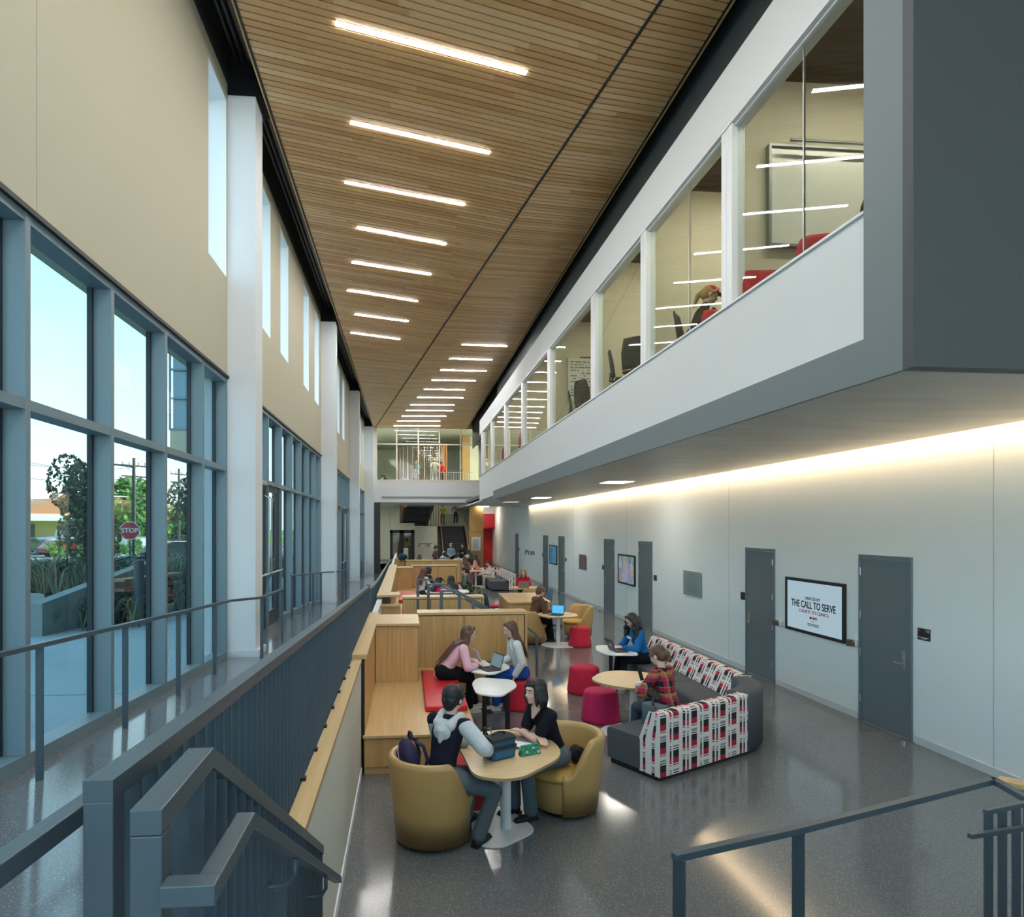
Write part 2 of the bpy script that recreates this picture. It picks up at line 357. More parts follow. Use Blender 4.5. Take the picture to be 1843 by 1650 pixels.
LT = [(603,45,948,135),(630,223,882,278),(620,330,837,371),(642,412,803,442),(633,474,776,496),(625,524,752,544),(638,567,735,580),(631,600,720,612),
 (831,621.7,913,624.3),(809,646.5,886,649),(792.5,667,876,669),(777,685,856,686.5),(763,701.5,837,702.6),(751,716,834,717),(739,729.3,818,729.8),(731,739.5,815.5,740),(723,749.6,803,749.8),(715,758.5,792,758.6),(709,767,792,767)]
NM = ['nearest and longest', 'second', 'third', 'fourth', 'fifth', 'sixth', 'seventh', 'eighth, last before the group jumps right', 'first of the far group right of the seam', 'second of the far group', 'third of the far group', 'fourth of the far group', 'fifth of the far group', 'sixth of the far group', 'seventh of the far group', 'eighth of the far group', 'ninth of the far group', 'last but one of the far group', 'farthest, close to the end window']
for i, (a, b, c, d) in enumerate(LT):
    p, q = pz(a, b, ZC-.03), pz(c, d, ZC-.03); m = (p+q)/2; L = (q-p).length/2
    m.z = ZC-.004; t = thing('linear_ceiling_light', 'glowing linear light in the wood ceiling, ' + NM[i], 'light', m, atan2(q.y-p.y, q.x-p.x), 'linear lights in the wood slat ceiling')
    MB().box((-L, -.045, -.0), (L, .045, .03)).build('housing', WHT, t); MB().box((-L+.01, -.036, -.006), (L-.01, .036, .0)).build('diffuser', STRIP, t)
for k in range(6):   # unseen lights added along the row overhead, for frontal light
    t = thing('linear_ceiling_light', 'linear light of the ceiling row overhead, before the first seen', 'light', (.4, 6.2-1.8*k, ZC-.03), .27, 'linear lights in the wood slat ceiling')
    MB().box((-1.2, -.045, 0), (1.2, .045, .03)).build('housing', WHT, t); MB().box((-1.19, -.036, -.006), (1.19, .036, 0)).build('diffuser', STRIP, t)
# ------------------------------------------------------------- left wall: bays with columns, curtain walls below, slots above
bays = [(-.9, 9.42, 8), (9.86, 19.55, 8), (20.0, 29.35, 8), (29.85, 39.65, 8)]
XO = -2.46; slots = [(3.5, 4.42), (8.53, 9.37), (11.5, 12.35), (13.3, 14.19), (16.25, 17.15), (18.2, 19.1), (24.05, 24.95), (26.05, 26.97), (29.05, 29.15), (31.1, 32), (36.05, 36.96), (38.9, 39.6)]
slots = [s for s in slots if s[1]-s[0] > .3]
mb = MB(); T = .34
mb.box((XO-T, -8, 4.87), (XO, 40.2, 6.25)); mb.box((XO-T, -8, 8.7), (XO, 40.2, 9.4)); pv = -8
for a, b in slots: mb.box((XO-T, pv, 6.25), (XO, a, 8.7)); pv = b
mb.box((XO-T, pv, 6.25), (XO, 40.2, 8.7)); struct(mb.build('wall_left', CREAM))
struct(MB().box((XO-.001, 4.66, 4.9), (XO+.0015, 4.67, 8.9)).build('trim_9', mat('hairline joint', 'a8a498', .8)))
for i, (a, b) in enumerate(slots):
    t = bpy.data.objects.new('window_%d' % (20+i), None); COL.objects.link(t); t['kind'] = 'structure'
    f = MB(); x = XO-T
    f.box((x, a, 6.25), (x+.05, a+.04, 8.7)); f.box((x, b-.04, 6.25), (x+.05, b, 8.7)); f.box((x, a, 6.25), (x+.05, b, 6.3)); f.box((x, a, 8.65), (x+.05, b, 8.7)); f.build('window_frame', FRAME, t)
    MB().box((x+.02, a+.04, 6.3), (x+.03, b-.04, 8.65)).build('pane', GLASSC, t)
    r_ = MB(); r_.box((x+.05, b-.012, 6.25), (XO-.001, b, 8.7)); r_.box((x+.05, a, 6.25), (XO-.001, a+.012, 8.7)); r_.box((x+.05, a+.012, 8.688), (XO-.001, b-.012, 8.7)); r_.box((x+.05, a+.012, 6.25), (XO-.001, b-.012, 6.262)); r_.build('reveal', REVEAL, t)
for i, (a, b) in enumerate(((9.42, 9.86), (19.55, 20.0), (29.35, 29.85), (39.65, 40.2))):
    struct(MB().box((-2.8, a, rz_(a)-.3), (-2.08 if i == 0 else -2.04 if i < 3 else -1.9, b, 8.80)).build('column_%d' % (i+1), WHITE))
    struct(MB().box((-2.47, a-.012, rz_(a)), (-2.028, b+.012, rz_(a)+.1)).build('baseboard_column_%d' % (i+1), mat('white base', 'd2d8dc', .5), bevel=.003))
def mullions(a, b, n): return [b-(b-a)*k/n for k in range(n, -1, -1)]
KS = ['bay nearest the camera', 'second bay with the glazed door', 'third bay', 'farthest bay']
for bi, (a, b, n) in enumerate(bays):
    ms = ([b-.03]+[b-1.09-1.255*k for k in range(8)])[::-1]
    ms = [m for m in ms if m > a-.1]
    t = bpy.data.objects.new('window_%d' % (30+bi), None); COL.objects.link(t); t['kind'] = 'structure'; D = .17
    zt, tr = 4.87, 3.62
    for k, y in enumerate(ms):
        MB().box((XO-D, y-.03, rz_(y)), (XO, y+.03, zt)).build('mullion', FRAME, t, bevel=.002)
    if ms[0]-a > .15: MB().box((XO-D, a, rz_(a)), (XO, a+.06, zt)).build('mullion', FRAME, t)
    yy = [a]+ms if ms[0]-a > .15 else ms
    yy[-1] = b-.03
    mb = MB(); mb.box((XO-D, a, zt-.06), (XO-.004, b, zt)); mb.box((XO-.01, a, zt), (XO+.025, b, zt+.035), 1); mb.box((XO-D, a, tr-.035), (XO-.004, b, tr+.035)); mb.build('transom', [FRAME, DARK], t)
    door = {1: (yy[1] if bi == 1 else 0, 0), 2: (0, 0)}
    for k in range(len(yy)-1):
        y0, y1 = yy[k]+.03, yy[k+1]-.03; fl = max(rz_(y0), rz_(y1))
        isd = (bi == 1 and k in (1, 2)) or (bi == 2 and k in (5, 6))
        if not isd:
            R = [[(XO-D, y, rz_(y)-.1), (XO, y, rz_(y)-.1), (XO, y, rz_(y)+.09), (XO-D, y, rz_(y)+.09)] for y in (y0, y1)]
            MB().rings(R).build('sill', FRAME, t)
            p = MB(); p.hexa([(XO-D-.012, y0, rz_(y0)+.09), (XO-D, y0, rz_(y0)+.09), (XO-D, y1, rz_(y1)+.09), (XO-D-.012, y1, rz_(y1)+.09)], [(XO-D-.012, y0, tr-.035), (XO-D, y0, tr-.035), (XO-D, y1, tr-.035), (XO-D-.012, y1, tr-.035)]); p.build('pane', GLASS, t)
        MB().box((XO-D-.012, y0, tr+.035), (XO-D, y1, zt-.06)).build('pane', GLASS, t)
        MB().box((XO-D-.01, y0, rz_(y1)), (XO-D+.03, y0+.035, zt)).box((XO-D-.01, y1-.035, rz_(y1)), (XO-D+.03, y1, zt)).build('glazing_bead', mat('dark bead', '22303a', .5), t)
    if bi in (1, 2):
        k0 = 1 if bi == 1 else 5; y0, y1 = yy[k0]+.03, yy[k0+2]-.03; fl = rz_((y0+y1)/2)
        d = bpy.data.objects.new('door_%d' % (9+bi), None); COL.objects.link(d); d['kind'] = 'structure'
        DF = mat('dark bronze door', '3a3f43', .35, .3)
        for (q0, q1) in ((y0, (y0+y1)/2-.01), ((y0+y1)/2+.01, y1)):
            f = MB(); zd = tr-.035
            f.box((XO-.1, q0, fl+.01), (XO-.05, q0+.11, zd)); f.box((XO-.1, q1-.11, fl+.01), (XO-.05, q1, zd)); f.box((XO-.1, q0+.11, fl+.01), (XO-.05, q1-.11, fl+.28)); f.box((XO-.1, q0+.11, zd-.12), (XO-.05, q1-.11, zd)); f.build('door_leaf', DF, d, bevel=.004)
            MB().box((XO-.08, q0+.11, fl+.28), (XO-.07, q1-.11, zd-.12)).build('pane', GLASS, d)
            h = MB(); yh = q1-.1 if q0 == y0 else q0+.1; h.tube([(XO-.05, yh, fl+1.0), (XO+.02, yh, fl+1.0), (XO+.03, yh, fl+1.04), (XO+.03, yh, zd-.25), (XO-.05, yh, zd-.2)], .014); h.tube([(XO-.05, q0+.06, fl+1.0), (XO+.03, q0+.08, fl+1.0), (XO+.03, q1-.08, fl+1.0), (XO-.05, q1-.06, fl+1.0)], .018); h.build('push_bar', STEEL, d, smooth=True)
        MB().box((XO-.04, y0+.35, tr-.09), (XO+.07, y0+.75, tr-.01)).box((XO+.03, y0+.1, tr-.055), (XO+.05, y1-.1, tr-.04)).build('door_closer', STEEL, d, bevel=.01)
# ============================================================= far end: wall, upper window, opening, atrium behind
YE = 40.2
mb = MB(); mb.box((-2.6, YE, 4.3), (XW, YE+.3, 5.64)); mb.box((-2.6, YE, -.1), (-1.9, YE+.3, 9.4)); mb.box((-1.9, YE, 5.64), (-1.78, YE+.3, 8.8)); mb.box((4.5, YE, 5.6), (XW, YE+.3, 9.4)) ; mb.box((-1.9, YE, 8.78), (4.6, YE+.3, 9.4))
struct(mb.build('wall_end', WHITE))
mb = MB()
for k in range(5): mb.box((-1.45, YE-.012, 4.53+.028*k), (5.4, YE, 4.545+.028*k))
tag(mb.build('air_grille', mat('grille grey', '8d9294', .5)), 'long slim wall grille above the opening in the end wall', 'air vent')
t = bpy.data.objects.new('window_40', None); COL.objects.link(t); t['kind'] = 'structure'
WF = mat('cream metal', 'e4dcc8', .4); mb = MB()
for x in (-1.76, -.546, .761, 2.042, 3.331, 4.47): mb.box((x-.035, YE+.05, 5.66), (x+.035, YE+.13, 8.78))
mb.box((-1.78, YE+.05, 7.80), (4.5, YE+.13, 7.87)); mb.box((-1.78, YE-.02, 5.62), (4.5, YE+.16, 5.67)); mb.build('window_frame', WF, t)
MB().box((-1.78, YE+.08, 5.66), (4.5, YE+.09, 8.78)).build('pane', GLASSIN, t)
# atrium shell
AT = mat('atrium green white', 'cfd6c8', .7)
struct(MB().box((-4, 56, -.1), (7, 56.3, 9.4)).box((-4.3, YE+.3, -.1), (-4, 56.3, 9.4)).build('wall_atrium', AT))
struct(MB().box((-4.2, 40.5, -.2), (-.62, 62, 0)).build('floor_atrium', FLOOR))
struct(MB().box((-4, YE+.3, 4.3), (-.5, 52, 4.7)).box((-.5, YE+.3, 4.3), (4.2, 45, 4.68)).box((4.2, YE+.3, 4.3), (XW, 56, 4.7)).build('ceiling_atrium', WHITE))
for i, (x, y) in enumerate(((-1.2, 42.9), (1.2, 42.9), (3.6, 42.9))):  # panels added out of view to brighten the upper atrium
    t = thing('ceiling_panel_light', 'ceiling light above the head of the far upper window, ' + ['left', 'middle', 'right'][i], 'light', (x, y, 9.3)); MB().box((-1, -.3, -.03), (1, .3, 0)).build('diffuser', emis('atrium glow', 'fff3df', 30), t)
for i, (x, y) in enumerate(((-2.6, 46), (5.5, 47.2))):  # two more panels added to lift the dark lower end
    t = thing('ceiling_panel_light', ['round edged ceiling light over the far left doors', 'ceiling light before the red niche'][i], 'light', (x, y, 4.29)); MB().box((-.4, -.4, -.03), (.4, .4, 0)).build('diffuser', emis('atrium glow low', 'fff3df', 13), t)
struct(MB().box((-4.3, YE+.3, 9.3), (7, 56.3, 9.5)).build('ceiling_atrium_top', AT))
# dark jamb, pilaster
a = pyw(673, 903, YE+.1); b = pyw(684, 1040, YE+.1)
struct(MB().box((a.x, YE-.02, 0), (b.x, YE+.5, 4.3)).build('trim_10', mat('dark bronze', '35383b', .5)))
# oak clad wall and red niche at the right end
def slab(name, pl, pr, pt, pb, y, m, th=.06, par=None, st=False):
    a = pyw(pl, pt, y); b = pyw(pr, pb, y); o = MB().box((a.x, y, b.z), (b.x, y+th, a.z)).build(name, m, par)
    return struct(o) if st else o
OAKP = mat('plain oak cladding', 'b3915b', .45)
slab('wall_oak_upper', 844.5, 870, 880, 957, 47, OAKP, .3, st=True); 
a = pyw(844.5, 957.6, 47); b = pyw(870, 1040, 47); struct(MB().box((a.x, 47, 0), (b.x, 47.3, a.z)).build('wall_oak_lower', OAKP))
REDP = mat('red wall paint', 'a80a1e', .5)
a = pyw(870, 925, 49); b = pyw(893, 1018, 49)
struct(MB().box((a.x, 49, 2.75), (b.x, 49.2, 3.8)).box((a.x, 50.2, 0), (b.x, 50.4, 2.8)).box((a.x, 49, 2.7), (b.x, 50.4, 2.78)).build('wall_red_niche', REDP))
struct(MB().box((a.x, 49, 3.8), (b.x+.9, 49.2, 4.3)).box((b.x, 46.5, 0), (b.x+.3, 50, 4.3)).build('wall_niche_side', WHITE))
struct(MB().box((a.x, 46, .001), (b.x, 50.2, .006)).build('trim_11', mat('red floor panel', '8c2028', .3)))
t = thing('poster', 'white list poster on the oak wall beside the red niche', 'poster', (0, 0, 0)); slab('sheet', 848.5, 865, 966, 990.5, 46.95, WHT, .01, t)
g = MB()
for k in range(9):
    c = pyw(851, 971+2*k, 46.94); d = pyw(862-(k % 3), 971.7+2*k, 46.94); g.box((c.x, 46.935, d.z), (d.x, 46.94, c.z))
g.build('print', mat('grey print', '9a9a9a', .8), t)
# doors with dark frames to the lab, far left
t = bpy.data.objects.new('door_12', None); COL.objects.link(t); t['kind'] = 'structure'; y = 50
mb = MB()
for (l, r, tp, bt) in ((702, 707, 954, 1040), (719, 727.5, 954, 1040), (740, 746, 954, 1040), (702, 746, 954, 959)):
    a = pyw(l, tp, y); b = pyw(r, bt, y); mb.box((a.x, y, 0), (b.x, y+.1, a.z) if bt > 1000 else (b.x, y+.1, a.z)) if bt > 1000 else mb.box((a.x, y, b.z), (b.x, y+.1, a.z))
mb.build('door_frame', DARK, t); slab('pane', 707, 740, 959, 1040, y+.04, GLASSIN, .01, t)
slab('wall_lab_left', 684, 702, 870, 1040, 50, AT, .2, st=True); slab('wall_lab_right', 746, 787, 946, 1040, 50, mat('panel green white', 'b9c0b4', .6), .2, st=True); slab('wall_lab_top', 702.5, 746, 890, 953.5, 50, AT, .2, st=True)
for nm, l, r, tp, bt, c, lab, cat in (('lab_counter', 708, 719, 977, 1008, 'caa27a', 'pale wood counter seen through the left glass door', 'counter'), ('shelf_unit', 729, 740, 985, 1008, 'a88560', 'shelf unit seen through the second glass door', 'shelf')):
    a = pyw(l, tp, 53); b = pyw(r, bt, 53); o = MB().box((a.x, 53, 0), (b.x, 53.6, a.z)).box((a.x-.03, 52.97, a.z), (b.x+.03, 53.63, a.z+.05)).build(nm, mat(nm, c, .6)); tag(o, lab, cat)
slab('notice', 729, 735, 968, 974, 52, mat('orange sheet', 'd0532e', .6), .01); tag(bpy.data.objects['notice'], 'orange notice behind the far glass door', 'notice')
a = pyw(726, 986, 47); b = pyw(735, 1008, 47); t = thing('display_kiosk', 'pale free-standing screen before the far glass doors', 'kiosk', ((a.x+b.x)/2, 47, 0)); MB().box((-.17, -.04, .1), (.17, .04, a.z)).build('panel', mat('pale screen', 'c4d3dc', .3), t, bevel=.01); MB().box((-.2, -.2, 0), (.2, .2, .03)).build('base', WHT, t)
mb = MB(); c0 = pyw(753, 978, 49.97); random.seed(5)
mb.box((c0.x, 49.95, c0.z-.03), (pyw(779, 976, 49.97).x, 49.98, c0.z)); 
BN = mb.build('wall_banner', mat('banner rail', '3a3a3e', .6)); tag(BN, 'small rail of red and white tags on the pale far panel', 'wall display')
mb = MB()
for k in range(16):
    x = c0.x+.07*k; h = random.uniform(.05, .2); mb.box((x, 49.94, c0.z-.08-h), (x+.045, 49.95, c0.z-.08), 0 if k in (0, 1, 9, 10, 11, 12) else 1)
mb.build('tag_row', [mat('tag red', 'b01530', .6), WHT], BN)
# stair flights
t = thing('atrium_stair', 'dark stair flight rising to the landing behind the standing men', 'stair', (0, 0, 0))
a = pyw(793, 943, 54); b = pyw(832.5, 943, 54); x0, x1 = a.x, b.x; n = 17; zt = 2.87
DS = mat('dark stair treads', '1c242c', .5); DS2 = mat('stair nosing', '4a555e', .5)
for i in range(n): MB().box((x0, 49.2+.28*i, 0 if i < 1 else zt*i/n-.02), (x1, 49.2+.28*(i+1), zt*(i+1)/n)).box((x0, 49.19+.28*i, zt*(i+1)/n-.02), (x1, 49.2+.28*i, zt*(i+1)/n), 1).build('step', [DS, DS2], t)
for x in (x0-.06, x1+.06):
    MB().bar((x, 49.1, 1.05), (x, 54, zt+1.0), .05, .05).build('handrail', OAKV, t)
    MB().rings([[(x-.02, 49.1, 0), (x+.02, 49.1, 0), (x+.02, 49.1, .3), (x-.02, 49.1, .3)], [(x-.02, 54, zt-.3), (x+.02, 54, zt-.3), (x+.02, 54, zt+.1), (x-.02, 54, zt+.1)]]).build('stringer', DARK, t)
    MB().rings([[(x-.006, 49.1, .3), (x+.006, 49.1, .3), (x+.006, 49.1, 1.0), (x-.006, 49.1, 1.0)], [(x-.006, 54, zt+.1), (x+.006, 54, zt+.1), (x+.006, 54, zt+.95), (x-.006, 54, zt+.95)]]).build('glass_guard', GLASSIN, t)
tag(MB().box((x0-2.8, 54, zt-.3), (x1+.1, 55.9, zt)).build('landing', DS), 'dark half landing at the head of the far flight', 'landing')
g = thing('landing_guard', 'black railing with glass along the far landing', 'railing', (0, 0, 0)); MB().bar((x0, 55.7, zt+1.0), (x1, 55.7, zt+1.0), .04, .04).build('handrail', DARK, g); MB().box((x0, 55.69, zt+.1), (x1, 55.7, zt+.95)).build('glass_panel', GLASSIN, g)
# upper flight seen from below
t = thing('upper_stair', 'dark upper stair flight seen from below, climbing over the far landing', 'stair', (0, 0, 0))
L0, L1 = pyw(720, 954, 52.5), pyw(761, 954, 52.5); U0, U1 = pyw(732, 908, 46), pyw(776, 908, 46); n = 13
for i in range(n):
    f = lambda k, P, Q: P+(Q-P)*k
    a, b = f(i/n, L0, U0), f((i+1)/n, L0, U0); c, d = f(i/n, L1, U1), f((i+1)/n, L1, U1)
    MB().hexa([(a.x, a.y, a.z-.05), (c.x, c.y, a.z-.05), (d.x, b.y, a.z-.0), (b.x, b.y, a.z-.0)], [(a.x, a.y, b.z), (c.x, c.y, b.z), (d.x, b.y, b.z), (b.x, b.y, b.z)]).build('step', DS, t)
for P, Q, m in ((L0, U0, mat('brown stringer', '6b5242', .5)), (L1, U1, DARK)):
    s = -.1 if P is L0 else .1
    MB().rings([[(P.x, P.y, P.z-.15), (P.x+s*2, P.y, P.z-.15), (P.x+s*2, P.y, P.z+.95), (P.x, P.y, P.z+.95)], [(Q.x, Q.y, Q.z-.15), (Q.x+s*2, Q.y, Q.z-.15), (Q.x+s*2, Q.y, Q.z+.95), (Q.x, Q.y, Q.z+.95)]]).build('stringer', m, t)
# slatted screens
BRN = mat('brown metal slat', '7a6252', .5)
t = thing('slat_screen', 'row of tall brown and white vertical slats beside the far flight', 'screen', (0, 0, 0), group=None)
for k in range(11):
    p = pyw(768+2.3*k, 944, 53.6); MB().box((p.x, 53.55, zt), (p.x+.045, 53.65, 7.2)).build('slat', BRN if k % 2 else WHT, t)
t = thing('perforated_guard', 'dark ribbed guard panel between the far flights', 'guard', (0, 0, 0))
for k in range(16):
    p = pyw(760+1.75*k, 945, 53); MB().box((p.x, 52.98, 2.42), (p.x+.05, 53.02, 2.95)).build('rib', DARK, t)
# upper atrium beyond the end window
t = thing('curved_screen', 'curved screen of brown slats beyond the end window', 'screen', (0, 0, 0))
for k in range(34):
    an = pi*(1.02-k/33*.62); cx, cyy, r = 1.9, 50.5, 2.6; x, y = cx+r*cos(an), cyy-r*sin(an)
    MB().cyl((x, y, 4.7), (x, y, 8.7), .035, n=6).build('slat', BRN if k % 3 else mat('pale slat', 'b9c2c4', .4), t)
t = thing('orange_posts', 'trio of orange brown posts beyond the end window', 'post', (0, 0, 0))
for px in (795, 799.5, 803.5): p = pyw(px, 850, 46); MB().cyl((p.x, 46, 4.7), (p.x, 46, 8.6), .06, n=8).build('post', mat('orange brown', '8f5f36', .5), t)
struct(MB().box((-4, YE+.3, 4.7), (XW, 45, 5.3)).build('floor_bridge', mat('bridge floor', '8c8f90', .6)))
a, b = pyw(832, 800, 47), pyw(846, 800, 47); struct(MB().box((a.x, 47, 4.7), (b.x, 47.2, 9.3)).build('wall_tan', OAKP))
struct(MB().box((b.x, 47, 4.7), (XW, 47.2, 9.3)).build('wall_upper_pale', AT))
struct(MB().box((3.0, 47.5, 5.9), (4.3, 47.6, 7.0)).build('window_41', mat('dark upper opening', '3b4247', .3)))
t = thing('bridge_guard', 'glass and picket guard beyond the end window', 'railing', (0, 0, 0)); MB().box((2.1, 42.4, 6.3), (4.3, 42.45, 6.34)).build('handrail', STEEL, t)
for k in range(14): MB().box((2.1+.16*k, 42.41, 5.3), (2.12+.16*k, 42.43, 6.3)).build('picket', WHT, t)
# back of the hall behind the camera: glazed end
t = bpy.data.objects.new('window_42', None); COL.objects.link(t); t['kind'] = 'structure'; mb = MB()
for k in range(6): mb.box((-2.4+1.8*k, -8.1, 1.4), (-2.32+1.8*k, -7.95, 9.3))
mb.box((-2.4, -8.1, 4.6), (6.6, -7.95, 4.7)); mb.build('window_frame', FRAME, t)
# ============================================================= guards and rails
def slopebar(pts, w, h, name, m, par): 
    for p, q in zip(pts, pts[1:]): MB().bar(p, q, w, h).build(name, m, par, bevel=.002)
struct(MB().box((-.61, 2.7, 0), (-.505, 39.6, 1.27)).build('wall_low', mat('low wall paint', 'd0cdc2', .7)))
struct(MB().box((-.505, 3.9, 0), (-.492, 7.55, .1)).build('baseboard_low', WHITE))
tag(MB().box((-.612, 3.25, 1.27), (-.5, 11.35, 1.315)).build('oak_ledge', OAKY, bevel=.003), 'long oak cap running along the low white wall beside the picket guard', 'ledge')
g = thing('guard_rail', 'long slate picket guard rail along the ramp, its square post nearest the camera', 'railing', (0, 0, 0))
XG = -.632; zr = lambda y: interp([(1.425, 2.297), (5.58, 2.085), (10.29, 1.869), (11.4, 1.81)], y)
MB().box((-.662, 1.425, .9), (-.602, 1.485, 2.252)).build('post', METAL, g, bevel=.003)
ptsr = [(XG, y, zr(y)) for y in (1.425, 3, 6, 8, 9, 9.6, 10.1, 10.5, 11, 11.35)]
R = [[(x-.03, y, z-.045), (x+.03, y, z-.045), (x+.03, y, z), (x-.03, y, z)] for x, y, z in ptsr]; MB().rings(R).build('top_rail', METAL, g)
bal = MB().box((-.03, -.005, -.95), (.022, .005, -.04)).build('baluster', METAL, g)
ys_ = []; y = 1.59
while y < 11.3: ys_.append(y); y += .1
for k, y in enumerate(ys_):
    o = bal if k == 0 else bal.copy()
    if k: COL.objects.link(o)
    o.location = (XG, y, zr(y))
MB().box((XG-.03, 11.32, .6), (XG+.03, 11.38, 1.84)).build('post', METAL, g, bevel=.003)
fb = MB().box((0, -.02, 0), (.035, .02, .02)).build('foot_bracket', DARK, g)
for k in range(14):
    o = fb if k == 0 else fb.copy()
    if k: COL.objects.link(o)
    o.location = (-.625, 4.0+.52*k, 1.315)
# second, far guard behind it
g = thing('guard_rail', 'farther slate picket guard running down beside the bench caps', 'railing', (0, 0, 0))
zf = lambda y: interp([(13.9, 1.55), (18, 1.40), (24, 1.32), (31, 1.25), (39, .95)], y)
R = [[(x-.03, y, z-.045), (x+.03, y, z-.045), (x+.03, y, z), (x-.03, y, z)] for x, y, z in [(-.75, y, zf(y)) for y in (13.9, 16, 18, 21, 24, 28, 31, 35, 39)]]; MB().rings(R).build('top_rail', METAL, g)
bal = MB().box((-.03, -.02, -.9), (.03, .02, -.04)).build('baluster', METAL, g)
for k in range(62):
    y = 13.92+.4*k; o = bal if k == 0 else bal.copy()
    if k: COL.objects.link(o)
    o.location = (-.75, y, zf(y))
# stair guard right of the first post, then the wall handrail on it
g = thing('stair_guard', 'slate picket guard that runs level then dives down the stair in the foreground', 'railing', (0, 0, 0)); XS = -.497
MB().box((XS-.03, 1.318, .9), (XS+.03, 1.378, 2.226)).build('post', METAL, g, bevel=.003)
K = [(1.318, 2.277), (1.665, 2.281), (3.845, .996)]
R = [[(XS-.03, y, z-.05), (XS+.03, y, z-.05), (XS+.03, y, z), (XS-.03, y, z)] for y, z in K]; MB().rings(R).build('top_rail', METAL, g, bevel=.002)
MB().box((XS-.025, 3.79, 0), (XS+.025, 3.84, .97)).build('post', METAL, g, bevel=.002)
zs = lambda y: interp(K, y)
bal = MB().box((-.025, -.005, -1.12), (.025, .005, -.045)).build('baluster', METAL, g)
for k in range(23):
    y = 1.48+.1*k+.02; o = bal if k == 0 else bal.copy()
    if k: COL.objects.link(o)
    o.location = (XS, y, zs(y))
R = [[(XS-.02, y, z-1.25), (XS+.02, y, z-1.25), (XS+.02, y, z-1.0), (XS-.02, y, z-1.0)] for y, z in ((1.3, 2.45), (1.62, 2.45), (3.75, 1.2))]; MB().rings(R).build('stringer', METAL, g)
h = thing('stair_handrail', 'slate rectangular handrail bracketed to the foreground stair guard', 'handrail', (0, 0, 0)); XH = -.385
mb = MB(); mb.rings([[(XH-.022, y, z-.04), (XH+.022, y, z-.04), (XH+.022, y, z), (XH-.022, y, z)] for y, z in ((1.347, 2.135), (1.64, 2.13), (3.80, .84))]); mb.box((XS+.03, 1.30, 2.095), (XH+.022, 1.345, 2.137)); mb.build('rail', METAL, h, bevel=.003)
for y in (2.35, 3.25):
    z = interp([(1.64, 2.13), (3.8, .84)], y)
    MB().tube([(XH, y, z-.04), (XH, y, z-.10), (XH-.02, y, z-.13), (XH-.05, y, z-.14), (XS+.02, y, z-.14)], .009).build('bracket', METAL, h, smooth=True)
h = thing('ramp_handrail', 'slate handrail on the ramp side of the nearest post, lower left corner', 'handrail', (0, 0, 0))
MB().bar((-.75, .3, 2.28), (-.75, 1.70, 2.18), .045, .045).build('rail', METAL, h, bevel=.003)
MB().tube([(-.75, 1.26, 2.16), (-.755, 1.27, 2.10), (-.75, 1.28, 2.065), (-.73, 1.30, 2.045), (-.66, 1.33, 2.035)], .011).build('bracket', METAL, h, smooth=True)
# window side handrails
def siderail(lab, P, posts, name='window_handrail'):
    g = thing(name, lab, 'handrail', (0, 0, 0))
    for p, q in zip(P, P[1:]): MB().bar(p, q, .045, .03).build('rail', METAL, g, bevel=.002)
    for (x, y, z) in posts: MB().box((x-.022, y-.006, rz_(y)-.01), (x+.022, y+.006, z-.028)).build('post', METAL, g)
XH = -2.25; hz = lambda y: 2.125-.0495*(y-3.9)
siderail('near slate handrail on flat posts along the window ramp', [(XH, -1, hz(-1)), (XH, 8.75, hz(8.75)), (-1.98, 9.3, hz(9)-.01), (-1.95, 10.75, hz(9)-.03)], [(XH, y, hz(y)) for y in (1.8, 3.05, 4.3, 5.55, 6.8, 8.05)]+[(-1.98, 9.35, hz(9)), (-1.95, 10.7, hz(9)-.02)])
siderail('second slate handrail on the ramp beyond the glazed door', [(XH, 13.3, 1.87), (XH, 19.0, 1.55), (-1.9, 20.2, 1.50), (-1.88, 21.2, 1.49)], [(XH, y, 1.87-.056*(y-13.3)) for y in (13.4, 14.9, 16.4, 17.9)]+[(-1.9, 20.1, 1.5), (-1.88, 21.1, 1.49)])
siderail('farthest short slate handrail by the last glazed bay', [(XH, 30.6, 1.3), (XH, 34, 1.15)], [(XH, 30.7, 1.3), (XH, 32.2, 1.25), (XH, 33.8, 1.15)])
# railing in the right foreground
g = thing('floor_railing', 'slate railing on flat posts in the lower right foreground', 'railing', (0, 0, 0))
A, B_, C_, D_ = pz(1213, 1536, 1.0), pz(1432, 1488, 1.0), pz(1788, 1399, 1.0), pz(1850, 1434, 1.0)
slopebar([A, B_], .05, .04, 'rail', METAL, g); slopebar([B_, C_], .05, .04, 'rail', METAL, g); slopebar([C_, D_], .05, .04, 'rail', METAL, g)
an = atan2((C_-A).y, (C_-A).x)
for p in (A+V((.03, 0, 0)), B_+V((.03, .02, 0))): MB().box((-.035, -.008, -1.0), (.035, .008, -.035)).build('post', METAL, g, loc=p, rz=an-1.15)
g = thing('picket_railing', 'group of close slate pickets at the right edge of the picture', 'railing', (0, 0, 0))
A, B_ = pz(1773, 1457, 1.0), pz(1856, 1440, 1.0); slopebar([A, B_], .03, .03, 'top_rail', METAL, g); slopebar([pz(1745, 1500, .9), pz(1860, 1483, .9)], .03, .03, 'handrail', METAL, g)
for px in (1779, 1804, 1829, 1850): p = pz(px, 1457-(px-1773)*.2, 1.0); MB().box((-.035, -.006, -1), (.035, .006, -.02)).build('picket', METAL, g, loc=p, rz=.2)
p, q = pz(1797, 1399, 1.0), pz(1862, 1412, 1.0); tag(MB().bar(p, q, .12, .04).build('oak_ledge', OAKH, bevel=.004), 'short piece of oak rail cap at the right edge behind the pickets', 'ledge')
